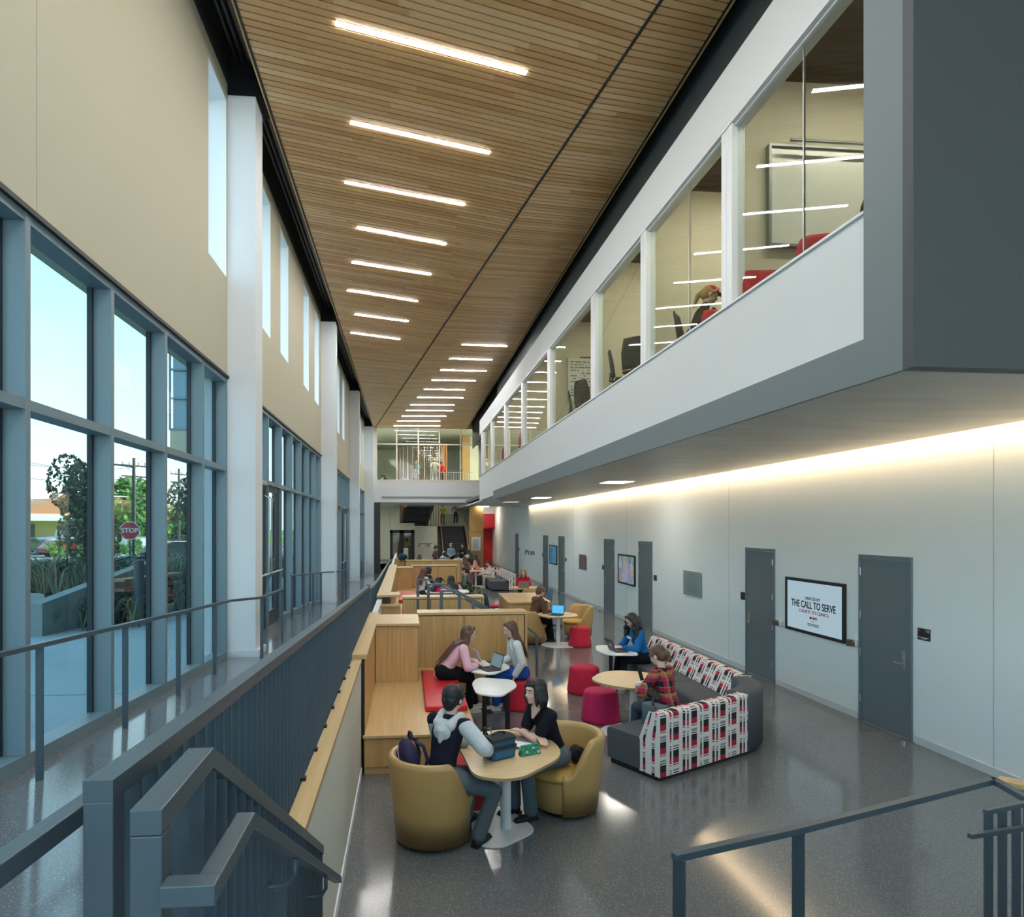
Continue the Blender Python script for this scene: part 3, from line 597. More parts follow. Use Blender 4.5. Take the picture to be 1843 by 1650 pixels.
# ============================================================= oak seating steps
CAP = .045
def dividerwall(name, lab, x0, x1, y0, y1, top, joints, gl=True):
    t = thing(name, lab, 'partition', (0, 0, 0)); pan = []
    MB().box((x0, y0, 0), (x1-.045, y1, top)).build('body', DARK, t)
    js = [x0]+joints+[x1-.05]
    for a, b in zip(js, js[1:]): MB().box((a+.006, y0-.018, .02), (b-.006, y0, top-.016)).build('front_panel', OAKV, t)
    for a, b in zip(js, js[1:]): MB().box((a+.006, y1, .02), (b-.006, y1+.018, top-.016)).build('back_panel', OAKV, t)
    MB().box((x1-.04, y0-.02, 0), (x1, y1+.02, top)).build('end_panel', OAKV, t)
    MB().box((x0, y0-.03, top), (x1+.005, y1+.03, top+CAP)).build('cap', OAKH, t, bevel=.003); return t
T1 = 1.31
pl = thing('seating_platform', 'near oak seating platform holding the red cushion', 'bench', (0, 0, 0))
MB().box((-.485, 7.62, .0), (.80, 11.12, .40)).build('base', DARK, pl)
for a, b in ((-.47, .13), (.137, .79)): MB().box((a, 7.58, .09), (b, 7.62, .405)).build('front_panel', OAKV, pl)
MB().box((.79, 7.6, .09), (.81, 11.12, .405)).build('side_panel', OAKV, pl); MB().box((-.47, 7.6, 0), (.79, 7.62, .085)).build('plinth', OAKH, pl)
MB().box((-.485, 7.55, .42), (.82, 11.12, .452)).build('seat_board', OAKY, pl, bevel=.003)
w1 = thing('wall_lining', 'oak lining with dark end edge on the low wall beside the near platform', 'panelling', (0, 0, 0))
MB().box((-.505, 7.62, .452), (-.465, 10.16, T1)).build('panel', OAKV, w1); MB().box((-.508, 7.59, .452), (-.468, 7.62, T1)).build('edge', DARK, w1)
MB().box((-.612, 7.6, T1+.006), (-.44, 11.36, T1+CAP+.01)).build('cap', OAKY, w1, bevel=.003)
b1 = thing('back_block', 'lower left oak backrest block at the head of the near platform', 'backrest', (0, 0, 0))
MB().box((-.46, 10.16, .452), (.18, 11.2, T1-.01)).build('body', DARK, b1); MB().box((-.455, 10.14, .452), (.185, 10.16, T1-.012)).build('front_panel', OAKV, b1)
MB().box((-.5, 10.1, T1+.0), (.205, 11.2, T1+.04)).build('cap', OAKH, b1, bevel=.003)
dividerwall('divider', 'near tall oak divider behind the two students with the laptop', .19, 2.06, 11.13, 11.5, 1.335, [.98])
# stair up through the seats + rails
t = thing('side_stair', 'short stair between the near and middle dividers', 'stair', (0, 0, 0))
for i in range(5): MB().box((-.5 if i == 4 else .45+.3*(4-i)-.3, 11.55, 0), (.45+.3*(4-i), 13.9, .16*(i+1))).build('step', FLOOR, t)
def steprail(lab, y, P, posts):
    g = thing('step_handrail', lab, 'handrail', (0, 0, 0)); Q = [pyw(a, b, y) for a, b in P]
    for p, q in zip(Q, Q[1:]): MB().bar(p, q, .045, .035, up=(0, -.01, 1)).build('rail', METAL, g)
    for a, b in posts: p = pyw(a, b, y); MB().box((p.x-.028, y-.02, max(0, min(.82, .8-(p.x-.5)*.55))), (p.x+.028, y+.02, p.z)).build('post', METAL, g)
steprail('farthest of the three sloping step handrails', 14.0, [(751, 1041.5), (776.7, 1041.5), (808, 1059), (880, 1101)], [(752, 1042)])
steprail('middle of the three sloping step handrails', 12.95, [(769, 1050), (801, 1050), (893, 1100)], [(771, 1050), (873, 1090)])
steprail('nearest of the three sloping step handrails', 11.75, [(793, 1061.5), (820.6, 1061.5), (890, 1103)], [(794.5, 1062), (827, 1067), (852, 1082)])
dividerwall('divider', 'middle oak divider behind the step handrails', -.07, 1.66, 14.0, 14.35, 1.30, [.52])
b2 = thing('back_block', 'pale oak block at the left end of the middle divider', 'backrest', (0, 0, 0))
MB().box((-.50, 14.0, 0), (-.115, 14.2, 1.14)).build('body', OAKV, b2); MB().box((-.60, 13.97, 1.14), (-.115, 14.24, 1.175)).build('cap', OAKH, b2, bevel=.003)
c2 = thing('bench_cap', 'long pale oak cap along the left of the middle seating well', 'panelling', (0, 0, 0))
a0, a1 = pz(681, 1074, T1), pz(717, 1015.5, T1); MB().prism([(-.62, 14.25), (-.13, 14.36), (-.13, 15.0), (-.33, 15.0), (-.33, 25.9), (-.62, 25.9)], T1, T1+.045).build('cap', OAKY, c2, bevel=.003)
MB().box((-.36, 15.0, .3), (-.33, 25.9, T1)).build('lining', OAKV, c2); MB().box((-.50, 14.25, .0), (-.36, 25.9, T1-.01)).build('body', DARK, c2)
p2 = thing('seating_platform', 'middle oak seating platform beyond the step handrails', 'bench', (0, 0, 0))
MB().box((-.33, 14.9, 0), (.55, 25.7, .42)).build('base', OAKV, p2); MB().box((-.33, 14.9, .42), (.57, 25.7, .452)).build('seat_board', OAKY, p2, bevel=.003)
b3 = thing('back_block', 'warm oak backrest block behind the far red cushion', 'backrest', (0, 0, 0)); MB().box((-.33, 25.1, .45), (.25, 25.7, 1.25)).build('body', OAKV, b3); MB().box((-.35, 25.05, 1.25), (.27, 25.7, 1.29)).build('cap', OAKH, b3)
dividerwall('divider', 'far oak divider behind the group in red and pink', .22, 2.02, 25.75, 26.1, 1.28, [1.25])
dividerwall('divider', 'farthest oak divider with the backpack at its left', .0, 2.48, 29.2, 29.6, 1.31, [1.1])
dividerwall('divider', 'small oak block behind the backpack', -.5, -.02, 30.3, 30.7, 1.33, [])
# red cushions
def cushion(lab, x0, x1, y0, y1, z, h=.075):
    return tag(MB().box((x0, y0, z), (x1, y1, z+h)).build('seat_cushion', RED, bevel=.018, seg=3, smooth=True), lab, 'cushion')
cushion('red seat pad under the student in the pink sweater', .25, .79, 8.45, 10.6, .453)
cushion('red seat pad on the middle platform before the backrest block', -.22, .40, 20.6, 23.4, .453, .1)
cushion('red seat pad on the middle platform, cut off by the near cap', -.25, .40, 16.0, 18.6, .453, .08)
# white wall end beside desk
dk = thing('work_counter', 'oak work counter with desk chairs beyond the near divider', 'desk', (0, 0, 0))
q = [pz(915, 1084, .9), pz(992, 1082.5, .9), pz(963, 1066, .9), pz(897, 1067, .9)]
MB().prism(q, .86, .9).build('top', OAKH, dk, bevel=.004)
a, b, c, d = q; ins = lambda p, k: p+((a+b+c+d)/4-p)*k
MB().hexa([ins(p, .03).xy.to_3d() for p in q], [V((ins(p, .03).x, ins(p, .03).y, .86)) for p in q]).build('front_panel', OAKV, dk)
struct(MB().box((.57, 14.4, 0), (2.0, 25.7, .3)).build('floor_raised', FLOOR))

g = thing('step_handrail', 'short single handrail post at the right end of the near divider', 'handrail', (0, 0, 0)); p, q, r_ = pyw(948, 1127, 11.75), pyw(966, 1140.5, 11.75), pyw(966, 1232, 11.75)
MB().bar(p, q, .04, .035, up=(0, -.01, 1)).build('rail', METAL, g); MB().box((q.x-.02, 11.73, .3 if 0 else 0), (q.x+.02, 11.77, q.z-.01)).build('post', METAL, g)
# ============================================================= things on the right wall
def screen(name, lab, y0, y1, z0, z1, m):
    t = thing(name, lab, 'screen', (XW, (y0+y1)/2, z0)); w = (y1-y0)/2; h = z1-z0
    f = MB(); b = .05; f.box((-.045, -w, 0), (0, -w+b, h)); f.box((-.045, w-b, 0), (0, w, h)); f.box((-.045, -w+b, 0), (0, w-b, b)); f.box((-.045, -w+b, h-b), (0, w-b, h)); f.build('bezel', BLK, t, bevel=.003)
    MB().box((-.028, -w+b, b), (-.0, w-b, h-b)).build('display', m, t); return t
def smat(name, col, s): return mat(name, '20262b', .25, emit=col, es=s)
t = screen('wall_screen', 'wall screen reading THE CALL TO SERVE, between the two nearest doors', 9.41, 10.965, 1.055, 1.957, smat('display blue white', 'b9d6e4', .27))
INK = mat('display ink', '141a1e', .6); INKR = mat('display ink red', 'b31232', .6)
RT = (0, -1, 0)     # reading direction on the right wall is towards the camera
text('headline_small', 'UNITED BY', .072, INK, t, TM((-.03, .02, .585), RT), sx=1.1); text('headline', 'THE CALL TO SERVE', .165, INK, t, TM((-.03, .02, .475), RT), sx=.78, bold=.002); text('subline', 'COURTS TO CLINICS', .075, INKR, t, TM((-.03, 0, .365), RT), sx=1.1)
text('small_mark', 'REDFIELD' if 0 else 'SACRED HEART'[:0]+'       ', .05, INK, t, TM((-.03, 0, .26), RT)) if 0 else None
mk = MB(); mk.prism([(0, 0), (.05, 0), (.065, .04), (.015, .04)], 0, .002); mk.box((.075, 0, 0), (.20, .012, .002)); mk.box((.075, .018, 0), (.20, .038, .002)); mk.xf(TM((-.03, .1, .255), RT)); mk.build('logo_mark', INKR, t)
mk = MB(); mk.box((0, 0, 0), (.3, .011, .002)); mk.box((.0, .025, 0), (.3, .038, .002)); mk.box((.11, .07, 0), (.19, .078, .002)); mk.xf(TM((-.03, .15, .145), RT)); mk.build('small_print', mat('print grey', '4a5a64', .7), t)
pic = mat('display collage', '20262b', .25, emit='8fb4c4', es=.16)
n = pic.node_tree.nodes; l = pic.node_tree.links; tc = n.new('ShaderNodeTexCoord'); vo = n.new('ShaderNodeTexVoronoi'); vo.inputs['Scale'].default_value = 6.5; l.new(tc.outputs['Object'], vo.inputs['Vector'])
hs = n.new('ShaderNodeMix'); hs.data_type = 'RGBA'; hs.inputs[0].default_value = .5; hs.inputs[7].default_value = (.35, .5, .6, 1); l.new(vo.outputs['Color'], hs.inputs[6]); l.new(hs.outputs[2], n['Principled BSDF'].inputs['Emission Color'])
t = screen('wall_screen', 'wall screen with a colourful collage picture between two grey doors', 18.58, 20.1, 1.087, 1.985, pic)
mk = MB(); mk.prism([(0, 0), (.34, 0), (.3, .34), (.17, .48), (.06, .3)], 0, .002); mk.xf(TM((-.03, .2, .12), RT)); mk.build('picture_shape', mat('pale violet print', '9ba7c6', .5, emit='8f9cc0', es=.15), t)
t = screen('wall_screen', 'narrow looking wall screen with a blue page, far along the wall', 28.5, 30.0, 1.143, 2.0, smat('display blue', '3f7f9e', .25))
mk = MB(); [mk.box((0, .1*k, 0), (.35+.1*(k % 3), .03+.1*k, .002)) for k in range(6)]; mk.xf(TM((-.03, .55, .15), RT)); mk.build('print_lines', mat('ink deep', '12303c', .6), t)
def plaque(lab, y0, y1, z0, z1, c, lines=True, nm='plaque'):
    t = thing(nm, lab, 'plaque', (XW, (y0+y1)/2, z0)); w = (y1-y0)/2; h = z1-z0
    MB().box((-.035, -w, 0), (-.027, w, h)).build('panel', c, t, bevel=.002)
    for y in (-w+.06, w-.06):
        for z in (.05, h-.05): MB().cyl((-.045, y, z), (0, y, z), .018, n=10).build('standoff', STEEL, t)
    if lines:
        mk = MB(); mk.box((-.2, h-.08, 0), (.15, h-.06, .002)); [mk.box((-w+.12, h-.16-.045*k, 0), (w-.15-.1*(k % 3 == 2), h-.15-.045*k, .002)) for k in range(8)]; mk.xf(TM((-.038, 0, 0), RT)); mk.build('engraved_text', mat('engraving', '5d7178', .6), t)
    return t
plaque('grey glass plaque with lines of text on four standoffs', 14.3, 15.23, 1.22, 1.79, mat('grey glass plaque', '8fa3aa', .15, spec=.7))
plaque('small framed photo print high on the wall before the far doors', 23.8, 24.77, 1.22, 1.78, mat('photo print', '6e6a70', .3, noise=((3, 5, 5), '8e4a50', .45, .6)), False, 'framed_print')
SG = mat('sign plate', '2a2527', .4)
for lab, y, z, tx in (('black room sign 110 beside the nearest door', 7.91, 1.44, '110'), ('black room sign left of the second door', 12.46, 1.46, ''), ('black room sign right of the door by the collage screen', 17.08, 1.46, ''), ('black room sign left of the door past the collage screen', 21.75, 1.46, ''), ('black room sign right of the far narrow door', 26.95, 1.46, ''), ('black room sign left of the far door by the blue screen', 31.62, 1.46, ''), ('black room sign by the farthest door', 38.3, 1.5, '')):
    t = thing('room_sign', lab, 'sign', (XW, y, z)); MB().box((-.012, -.1, -.075), (0, .1, .075)).build('plate', SG, t)
    mk = MB(); mk.prism([(-.09, .035), (-.065, .035), (-.055, .062), (-.08, .062)], 0, .0015); mk.xf(TM((-.013, 0, 0), RT)); mk.build('red_mark', mat('mark red', 'c01838', .5), t)
    if tx:
        text('room_number', tx, .045, WHT, t, TM((-.013, -.062, .045), RT), ext=.001)
        mk = MB(); mk.box((-.08, -.045, 0), (.08, -.037, .0015)); mk.box((-.03, -.06, 0), (.05, -.053, .0015)); mk.xf(TM((-.013, 0, 0), RT)); mk.build('raised_text', WHT, t)
for lab, y, z in (('tilted white keypad by the near end of the big screen', 9.2, 1.12), ('tilted white keypad by the far end of the big screen', 11.17, 1.13)):
    t = thing('keypad', lab, 'keypad', (XW, y, z)); MB().box((-.09, -.06, -.05), (0, .05, .03)).build('housing', WHT, t, bevel=.004)
    MB().hexa([(-.17, -.02, -.05), (-.09, -.1, -.05), (-.08, -.08, -.05), (-.14, .02, -.05)], [(-.15, .02, .04), (-.07, -.06, .04), (-.06, -.04, .04), (-.12, .06, .04)]).build('display', mat('pad screen', '4a4442', .3), t)
t = thing('pennant_row', 'row of small red and white pennants pinned to the far right wall', 'wall display', (XW-.002, 35, 1.55)); random.seed(2)
for k in range(13):
    y = 1.3-.21*k; h = random.uniform(.12, .3)
    if k == 6: continue
    MB().box((-.01, y-.07, -h), (0, y+.07, 0)).build('pennant', [mat('pennant red', 'a01530', .6), WHT, mat('pennant dark', '3a3038', .6)][k % 3], t)
# ============================================================= poufs
def pouf(lab, x, y, r, c, strap=None, rz=0, h=.45):
    t = thing('pouf', lab, 'pouf', (x, y, 0), rz)
    m = mat('pouf ' + c, c, .85, bump=(220, .12, .004))
    MB().lathe([(r*.5, .0), (r*1.0, .0), (r*1.06, .02), (r*1.05, .06), (r*.93, h-.06), (r*.9, h-.025), (r*.84, h-.006), (r*.7, h), (.001, h+.004)], n=40).build('body', m, t, smooth=True)
    if strap:
        s = MB(); s.box((-.022, r*1.0, .24), (.022, r*1.035, .38)); s.build('strap', BLK, t, bevel=.006)
        MB().box((-.012, r*1.04, .25), (.012, r*1.06, .37)).build('strap_pull', mat('grey webbing', 'b8bcbf', .7), t)
    return t
pouf('red pouf under the student in blue trousers', 1.80, 10.2, .27, 'bf1d33', True, -2.3)
pouf('crimson pouf by the oak table, half hidden behind the front one', 3.03, 11.05, .27, 'bd1c40', True, -2.6)
pouf('front magenta pouf beside the oak table', 2.83, 9.42, .265, 'bb1c55')
pouf('bright red pouf standing alone near the middle yellow chairs', 4.1, 15.35, .25, 'cc2340')
pouf('red pouf hidden behind the front table between the yellow chairs', .62, 6.75, .24, 'a81a2c', h=.43)
# ============================================================= tub chairs
LEA = mat('mustard leather', 'b4935c', .36, spec=.5, bump=(35, .05)); LEA2 = mat('mustard leather seat', 'c09a52', .38, bump=(20, .05))
def tub(lab, x, y, rz, sc=1):
    t = thing('tub_chair', lab, 'armchair', (x, y, 0), rz); t.scale = (sc, sc, sc)
    N = 56; Rr = []
    def rim(a):      # a = angle from the back centre
        a = abs(a); return .775-.29*min(1, max(0, (a-1.35)/.85))**1.0*(1) if a < 2.2 else .485
    def sm(a): 
        a = abs(a); u = min(1, max(0, (a-1.25)/.75)); u = u*u*(3-2*u); return .775-.335*u
    for i in range(N+1):
        a = -2.15+4.3*i/N; h = sm(a); d = V((sin(a), -cos(a), 0)); fx = 1.0
        def pt(r, z): return V((d.x*r*.98, d.y*r*1.0, z))
        flare = (h-.05)/.72
        ro = .335+.075*flare; ri = ro-.085
        Rr.append([pt(.335, .045), pt(.338+.04*flare*.5, .3), pt(ro-.004, h-.05), pt(ro-.012, h-.012), pt(ro-.04, h), pt(ri+.012, h-.012), pt(ri, h-.05), pt(ri-.0, .36), pt(ri-.01, .1)])
    MB().rings(Rr, closed=True, caps=True).build('shell', LEA, t, smooth=True)
    # lower drum and front
    MB().lathe([(.0, .05), (.28, .05), (.30, .06), (.318, .2), (.328, .33), (.318, .36), (0, .365)], n=40).build('base_drum', LEA, t, smooth=True)
    MB().lathe([(0, .36), (.30, .36), (.335, .375), (.345, .40), (.33, .43), (.29, .445), (0, .452)], c=(0, .03, 0), n=40).build('seat_cushion', LEA2, t, smooth=True)
    MB().lathe([(0, .0), (.22, .0), (.24, .01), (.24, .045), (0, .045)], n=24).build('swivel_base', BLK, t); return t
tub('nearest mustard tub chair holding the navy hoodie student', .25, 6.0, radians(-55), 1.02)
tub('mustard tub chair holding the student in the black top', 1.58, 6.52, radians(108), 1.0)
tub('mustard tub chair holding the student in the brown hoodie', 3.02, 15.85, radians(-68), 1.05)
tub('empty mustard tub chair by the white-legged table', 4.36, 16.55, radians(108), 1.05)
tub('mustard tub chair, only its back shows below the far round table', 4.15, 21.6, radians(20), 1.0)
# ============================================================= tables
def rounded(P, r, n=6):      # rounded polygon outline
    out = []; m = len(P)
    for i in range(m):
        p, a, b = V(P[i]).to_2d(), V(P[i-1]).to_2d(), V(P[(i+1) % m]).to_2d(); u, v = (a-p), (b-p); rr = min(r, u.length*.48, v.length*.48)
        s, e = p+u.normalized()*rr, p+v.normalized()*rr
        for k in range(n+1):
            f = k/n; q = s*(1-f)**2+p*2*f*(1-f)+e*f*f; out.append((q.x, q.y))
    return out
EDGE = mat('plywood edge', 'a58c6a', .5); TOPW = mat('maple table top', 'cdb287', .36, noise=((1.5, 26, 26), 'd9c197', .3, .7))
def cafe(lab, x, y, rz, pts, base, colr=.05, h=.735, m=None, bm=None):
    t = thing('cafe_table', lab, 'table', (x, y, 0), rz); o = rounded(pts, .42)
    MB().prism(o, h-.026, h-.004).build('top_core', EDGE, t); MB().prism(o, h-.004, h).build('table_top', m or TOPW, t)
    MB().cyl((0, 0, .012), (0, 0, h-.03), colr, n=24).build('column', bm or WHT, t, smooth=False)
    MB().prism(rounded([(-.14, -.14), (.14, -.14), (.14, .14), (-.14, .14)], .06), h-.04, h-.026).build('mount_plate', bm or WHT, t)
    MB().prism(rounded(base, .16), 0, .012).build('base_plate', bm or WHT, t, bevel=.002); return t
cafe('oak topped cafe table between the two near students', .93, 6.12, 0, [(-.46, .5), (-.36, -.64), (.0, -.72), (.52, -.18), (.50, .30), (.22, .66)], [(-.33, -.30), (-.12, -.40), (.3, -.08), (.05, .5), (-.3, .42)])
cafe('oak topped cafe table before the plaid sofa with a paper cup', 3.12, 8.86, 0, [(-.62, .02), (-.48, -.35), (-.08, -.62), (.42, -.5), (.42, .35), (-.2, .58)], [(-.5, .05), (-.3, -.5), (.2, -.4), (.3, .3), (-.2, .4)])
cafe('oak topped cafe table with the tablet, in the middle distance', 3.62, 15.5, 0, [(-.55, 0), (-.35, -.5), (.3, -.5), (.5, 0), (.3, .5), (-.3, .5)], [(-.45, 0), (-.2, -.4), (.4, -.3), (.4, .3), (-.2, .4)])
cafe('round oak table of the girl in red, far along the hall', 4.12, 22.5, 0, [(-.6, 0), (-.4, -.5), (.4, -.5), (.6, 0), (.4, .5), (-.4, .5)], [(-.3, -.3), (.3, -.3), (.3, .3), (-.3, .3)])
def lap(lab, P, leg, h=.68, foot=None):
    c = sum((V((a, b, 0)) for a, b in P), V())/len(P); t = thing('lap_table', lab, 'table', (c.x, c.y, 0)); o = rounded([(a-c.x, b-c.y) for a, b in P], .13)
    MB().prism(o, h-.024, h).build('table_top', WHT, t, bevel=.007, smooth=True)
    for lx, ly in leg: MB().box((lx-c.x-.03, ly-c.y-.02, .02), (lx-c.x+.03, ly-c.y+.02, h-.024)).build('leg', BLK, t, bevel=.006)
    for (a, b, cc, d) in (foot or [(leg[0][0]-.05, leg[0][1]-.25, leg[-1][0]+.05, leg[-1][1]+.25)]): MB().box((a-c.x, b-c.y, 0), (cc-c.x, d-c.y, .02)).build('foot_plate', BLK, t, bevel=.003)
    return t
lap('empty white lap table on black legs, in front', [(.90, 8.45), (1.20, 8.28), (1.50, 8.80), (1.50, 9.18), (1.02, 9.36), (.9, 9.05)], [(1.06, 8.90), (1.37, 8.85)])
lap('white lap table holding the open laptop and notebook', [(.93, 9.75), (1.25, 9.52), (1.60, 9.98), (1.55, 10.45), (1.1, 10.6)], [(1.26, 10.15)])
lap('white lap table with the laptop of the student in blue', [(3.30, 11.25), (3.38, 10.82), (3.9, 10.76), (3.93, 11.15), (3.78, 11.68), (3.42, 11.72)], [(3.58, 11.32)])
# ============================================================= plaid sofa swept along its path
PW, PR, PK, GR = mat('plaid white wool', 'd8d6d4', .9), mat('plaid red wool', 'a81c33', .9), mat('plaid black wool', '1d1d22', .9), mat('charcoal upholstery', '4b5057', .9, bump=(260, .12, .004))
PG = mat('plaid grey mix', '8f8a8c', .9)
COLS = [('A', .10), ('w', .058), ('B', .03), ('w', .03), ('C', .095), ('w', .066), ('D', .045), ('w', .03), ('D2', .03), ('w', .045)]
def plaid(u, v):
    P = sum(c[1] for c in COLS); u = u % P; k = ''
    for nme, wd in COLS:
        if u < wd: k = nme; break
        u -= wd
    if k == 'w': return 0
    off = {'A': 0, 'B': .13, 'C': .132, 'D': 0, 'D2': .01}[k]; s = (v+off) % .264; st = int(s/.011) % 2
    if s < .055: return 1
    if s < .121: return 2
    if s < .165: return 2 if st else 0
    if s < .19: return 3
    if s < .22: return 0
    if s < .264: return 1 if st else 0
    return 0
def sweep(path, prof, sub=.011):
    """path: list of (point, inward normal, s); prof: list of (inset, z)"""
    return [[p+nn*a+V((0, 0, z)) for a, z in prof] for p, nn, s in path]
def dense(prof, d):
    out = []; L = [0]
    for a, b in zip(prof, prof[1:]):
        n_ = max(1, int(sqrt((a[0]-b[0])**2+(a[1]-b[1])**2)/d))
        for k in range(n_): out.append((a[0]+(b[0]-a[0])*k/n_, a[1]+(b[1]-a[1])*k/n_))
    out.append(prof[-1]); return out
def straight(a, b, nrm, step=None):
    a, b = V(a), V(b); L = (b-a).length; n_ = 1 if not step else max(1, int(L/step)); return [(a+(b-a)*k/n_, V(nrm), L*k/n_) for k in range(n_+1)]
def plaidback(name, a, b, nrm, par, u0=0, inner=.30, topw=.13, slantL=0):
    prof = dense([(0, .05), (0, .72), (.012, .745), (.035, .755), (topw, .755), (topw+.03, .74), (inner, .43)], .011)
    U = []; u = -u0; a, b = V(a), V(b); L = (b-a).length; cuts = [0]; P = sum(c[1] for c in COLS); x = 0; i = 0
    while True:
        x += COLS[i % len(COLS)][1]; i += 1
        if x-u0 >= L: break
        if x-u0 > 0: cuts.append(x-u0)
    cuts.append(L); d = (b-a).normalized(); nn = V(nrm)
    vlen = [0]
    for p, q in zip(prof, prof[1:]): vlen.append(vlen[-1]+sqrt((p[0]-q[0])**2+(p[1]-q[1])**2))
    rings = [[a+d*c+nn*e+V((0, 0, z)) for e, z in prof] for c in cuts]
    mb = MB(); mb.rings(rings, closed=False, caps=False, mf=lambda j, i: plaid((cuts[j]+cuts[j+1])/2+u0, (vlen[i]+vlen[i+1])/2))
    # end caps, patterned in horizontal stripes
    for c, sg in ((0, 1), (L, -1)):
        zz = [.05+.011*k for k in range(64)]+[.755]
        for z0, z1 in zip(zz, zz[1:]):
            ins = lambda z: inner+(.43-z)*0 if z < .43 else inner+(topw+.03-inner)*(z-.43)/.325
            for k0, (f0, f1) in enumerate(((0, .25), (.25, .4), (.4, .7), (.7, .82), (.82, 1))):
                q = [a+d*c+nn*(ins(z0)*f0)+V((0, 0, z0)), a+d*c+nn*(ins(z0)*f1)+V((0, 0, z0)), a+d*c+nn*(ins(z1)*f1)+V((0, 0, z1)), a+d*c+nn*(ins(z1)*f0)+V((0, 0, z1))]
                mb.quad(*q, m=0 if k0 % 2 == 0 else plaid(.05 if k0 == 1 else .3, z0+.05))
    return mb.build(name, [PW, PR, PK, PG], par)
def makesofa(label, xf=None):
    t = thing('sectional_sofa', label, 'sofa', (0, 0, 0))
    A0 = V((2.79, 7.06, 0)); dirA = V((cos(radians(28)), sin(radians(28)), 0)); nA = V((-dirA.y, dirA.x, 0)); LA = 1.60; A1 = A0+dirA*LA
    R_ = 1.09; Cc = A1+nA*R_; arc = []
    for k in range(17):
        an = radians(-62+62*k/16); r = V((cos(an), sin(an), 0)); arc.append((Cc+r*R_, -r, 0))
    B0 = Cc+V((R_, 0, 0)); B1 = B0+V((0, 3.35, 0)); nB = V((-1, 0, 0))
    seatp = [(.28, .06), (.28, .40), (.30, .43), (.77, .43), (.80, .41), (.81, .38), (.80, .06)]
    MB().rings(sweep([(A0, nA, 0), (A1, nA, 0)], seatp)).build('seat', GR, t, bevel=.008)
    MB().rings(sweep(arc, [(.28, .06), (.28, .43), (.80, .43), (.81, .40), (.80, .06)])).build('seat', GR, t)
    for k in range(3):
        a = B0+V((0, .005+1.117*k, 0)); b = a+V((0, 1.107, 0)); MB().rings(sweep([(a, nB, 0), (b, nB, 0)], seatp)).build('seat', GR, t, bevel=.008)
    plaidback('backrest', A0, A1, nA, t, .0); plaidback('backrest', B0+V((0, .02, 0)), B1, nB, t, .2)
    MB().rings(sweep([(p, nn, s) for p, nn, s in arc], [(.0, .05), (.0, .70), (.02, .74), (.06, .755), (.27, .755), (.30, .74), (.31, .43), (.31, .05)])).build('corner_back', GR, t, smooth=True)
    MB().rings(sweep([(A0+dirA*.02, nA, 0), (A1, nA, 0)]+arc[1:]+[(B1-V((0, .03, 0)), nB, 0)], [(.04, .0), (.04, .06), (.76, .06), (.76, .0)])).build('plinth', BLK, t)
    return t
makesofa('large L shaped sofa with red, black and white check backrests and charcoal seats')
# far sofa around the round table
t = thing('sectional_sofa', 'farther check backed sofa with a charcoal seat, around the far table', 'sofa', (0, 0, 0))
MB().box((3.74, 28.8, .05), (4.45, 32.2, .43)).build('seat', GR, t, bevel=.02); plaidback('backrest', (4.82, 28.8, 0), (4.82, 32.6, 0), (-1, 0, 0), t, .1)
MB().box((2.2, 32.2, .05), (4.5, 32.9, .43)).build('seat', GR, t, bevel=.02); plaidback('backrest', (4.78, 33.25, 0), (2.2, 33.25, 0), (0, -1, 0), t, .3)
cafe('white legged table of the far sofa group', 3.3, 31.2, 0, [(-.5, -.45), (.5, -.45), (.5, .45), (-.5, .45)], [(-.4, -.3), (.4, -.3), (.4, .3), (-.4, .3)], m=TOPW)
# ============================================================= small things
def laptop(lab, x, y, z, rz, open_=105, c='3b3d42', scr='44606c', w=.32, d=.22, es=.15):
    t = thing('laptop', lab, 'laptop', (x, y, z), rz); m = mat('laptop shell '+c, c, .4, .4)
    MB().box((-w/2, -d/2, 0), (w/2, d/2, .014)).build('keyboard_deck', m, t, bevel=.003); MB().box((-w/2+.02, -d/2+.07, .014), (w/2-.02, d/2-.02, .0155)).build('keys', mat('keys', '26272a', .6), t)
    a = radians(open_); M = Matrix.Translation((0, d/2, .012)) @ Matrix.Rotation(pi-a+pi if 0 else (a-pi), 4, 'X')
    mb = MB(); mb.box((-w/2, -d, 0), (w/2, 0, .008)); mb.xf(Matrix.Translation((0, d/2, .014)) @ Matrix.Rotation(-a, 4, 'X')); mb.build('lid', m, t, bevel=.002)
    mb = MB(); mb.box((-w/2+.012, -d+.012, -.0015), (w/2-.012, -.018, 0)); mb.xf(Matrix.Translation((0, d/2, .014)) @ Matrix.Rotation(-a, 4, 'X')); mb.build('screen', mat('lcd '+scr, scr, .2, emit=scr, es=es), t)
    mb = MB(); mb.cyl((0, -d/2, .008), (0, -d/2, .0095), .02, n=12); mb.xf(Matrix.Translation((0, d/2, .014)) @ Matrix.Rotation(-a, 4, 'X')); mb.build('lid_emblem', WHT if c != '8f8d8b' else mat('grey emblem', '5a5856', .4), t)
    return t
laptop('open dark laptop on the white table, screen facing the pink sweater', 1.24, 9.86, .68, radians(-68), scr='6f8a90', open_=108)
laptop('open black laptop of the student in blue', 3.66, 11.12, .68, radians(97), open_=112, c='33363b')
laptop('open laptop with a bright blue screen, of the student in brown', 3.52, 15.35, .735, radians(-38), open_=100, scr='4fa8dc', es=.3)
laptop('open grey laptop of the girl in red', 4.0, 22.35, .735, radians(178), open_=105, c='8f8d8b', w=.36, d=.24)
t = thing('notebook', 'white open notebook beside the laptop on the white table', 'notebook', (1.15, 10.25, .68), .3)
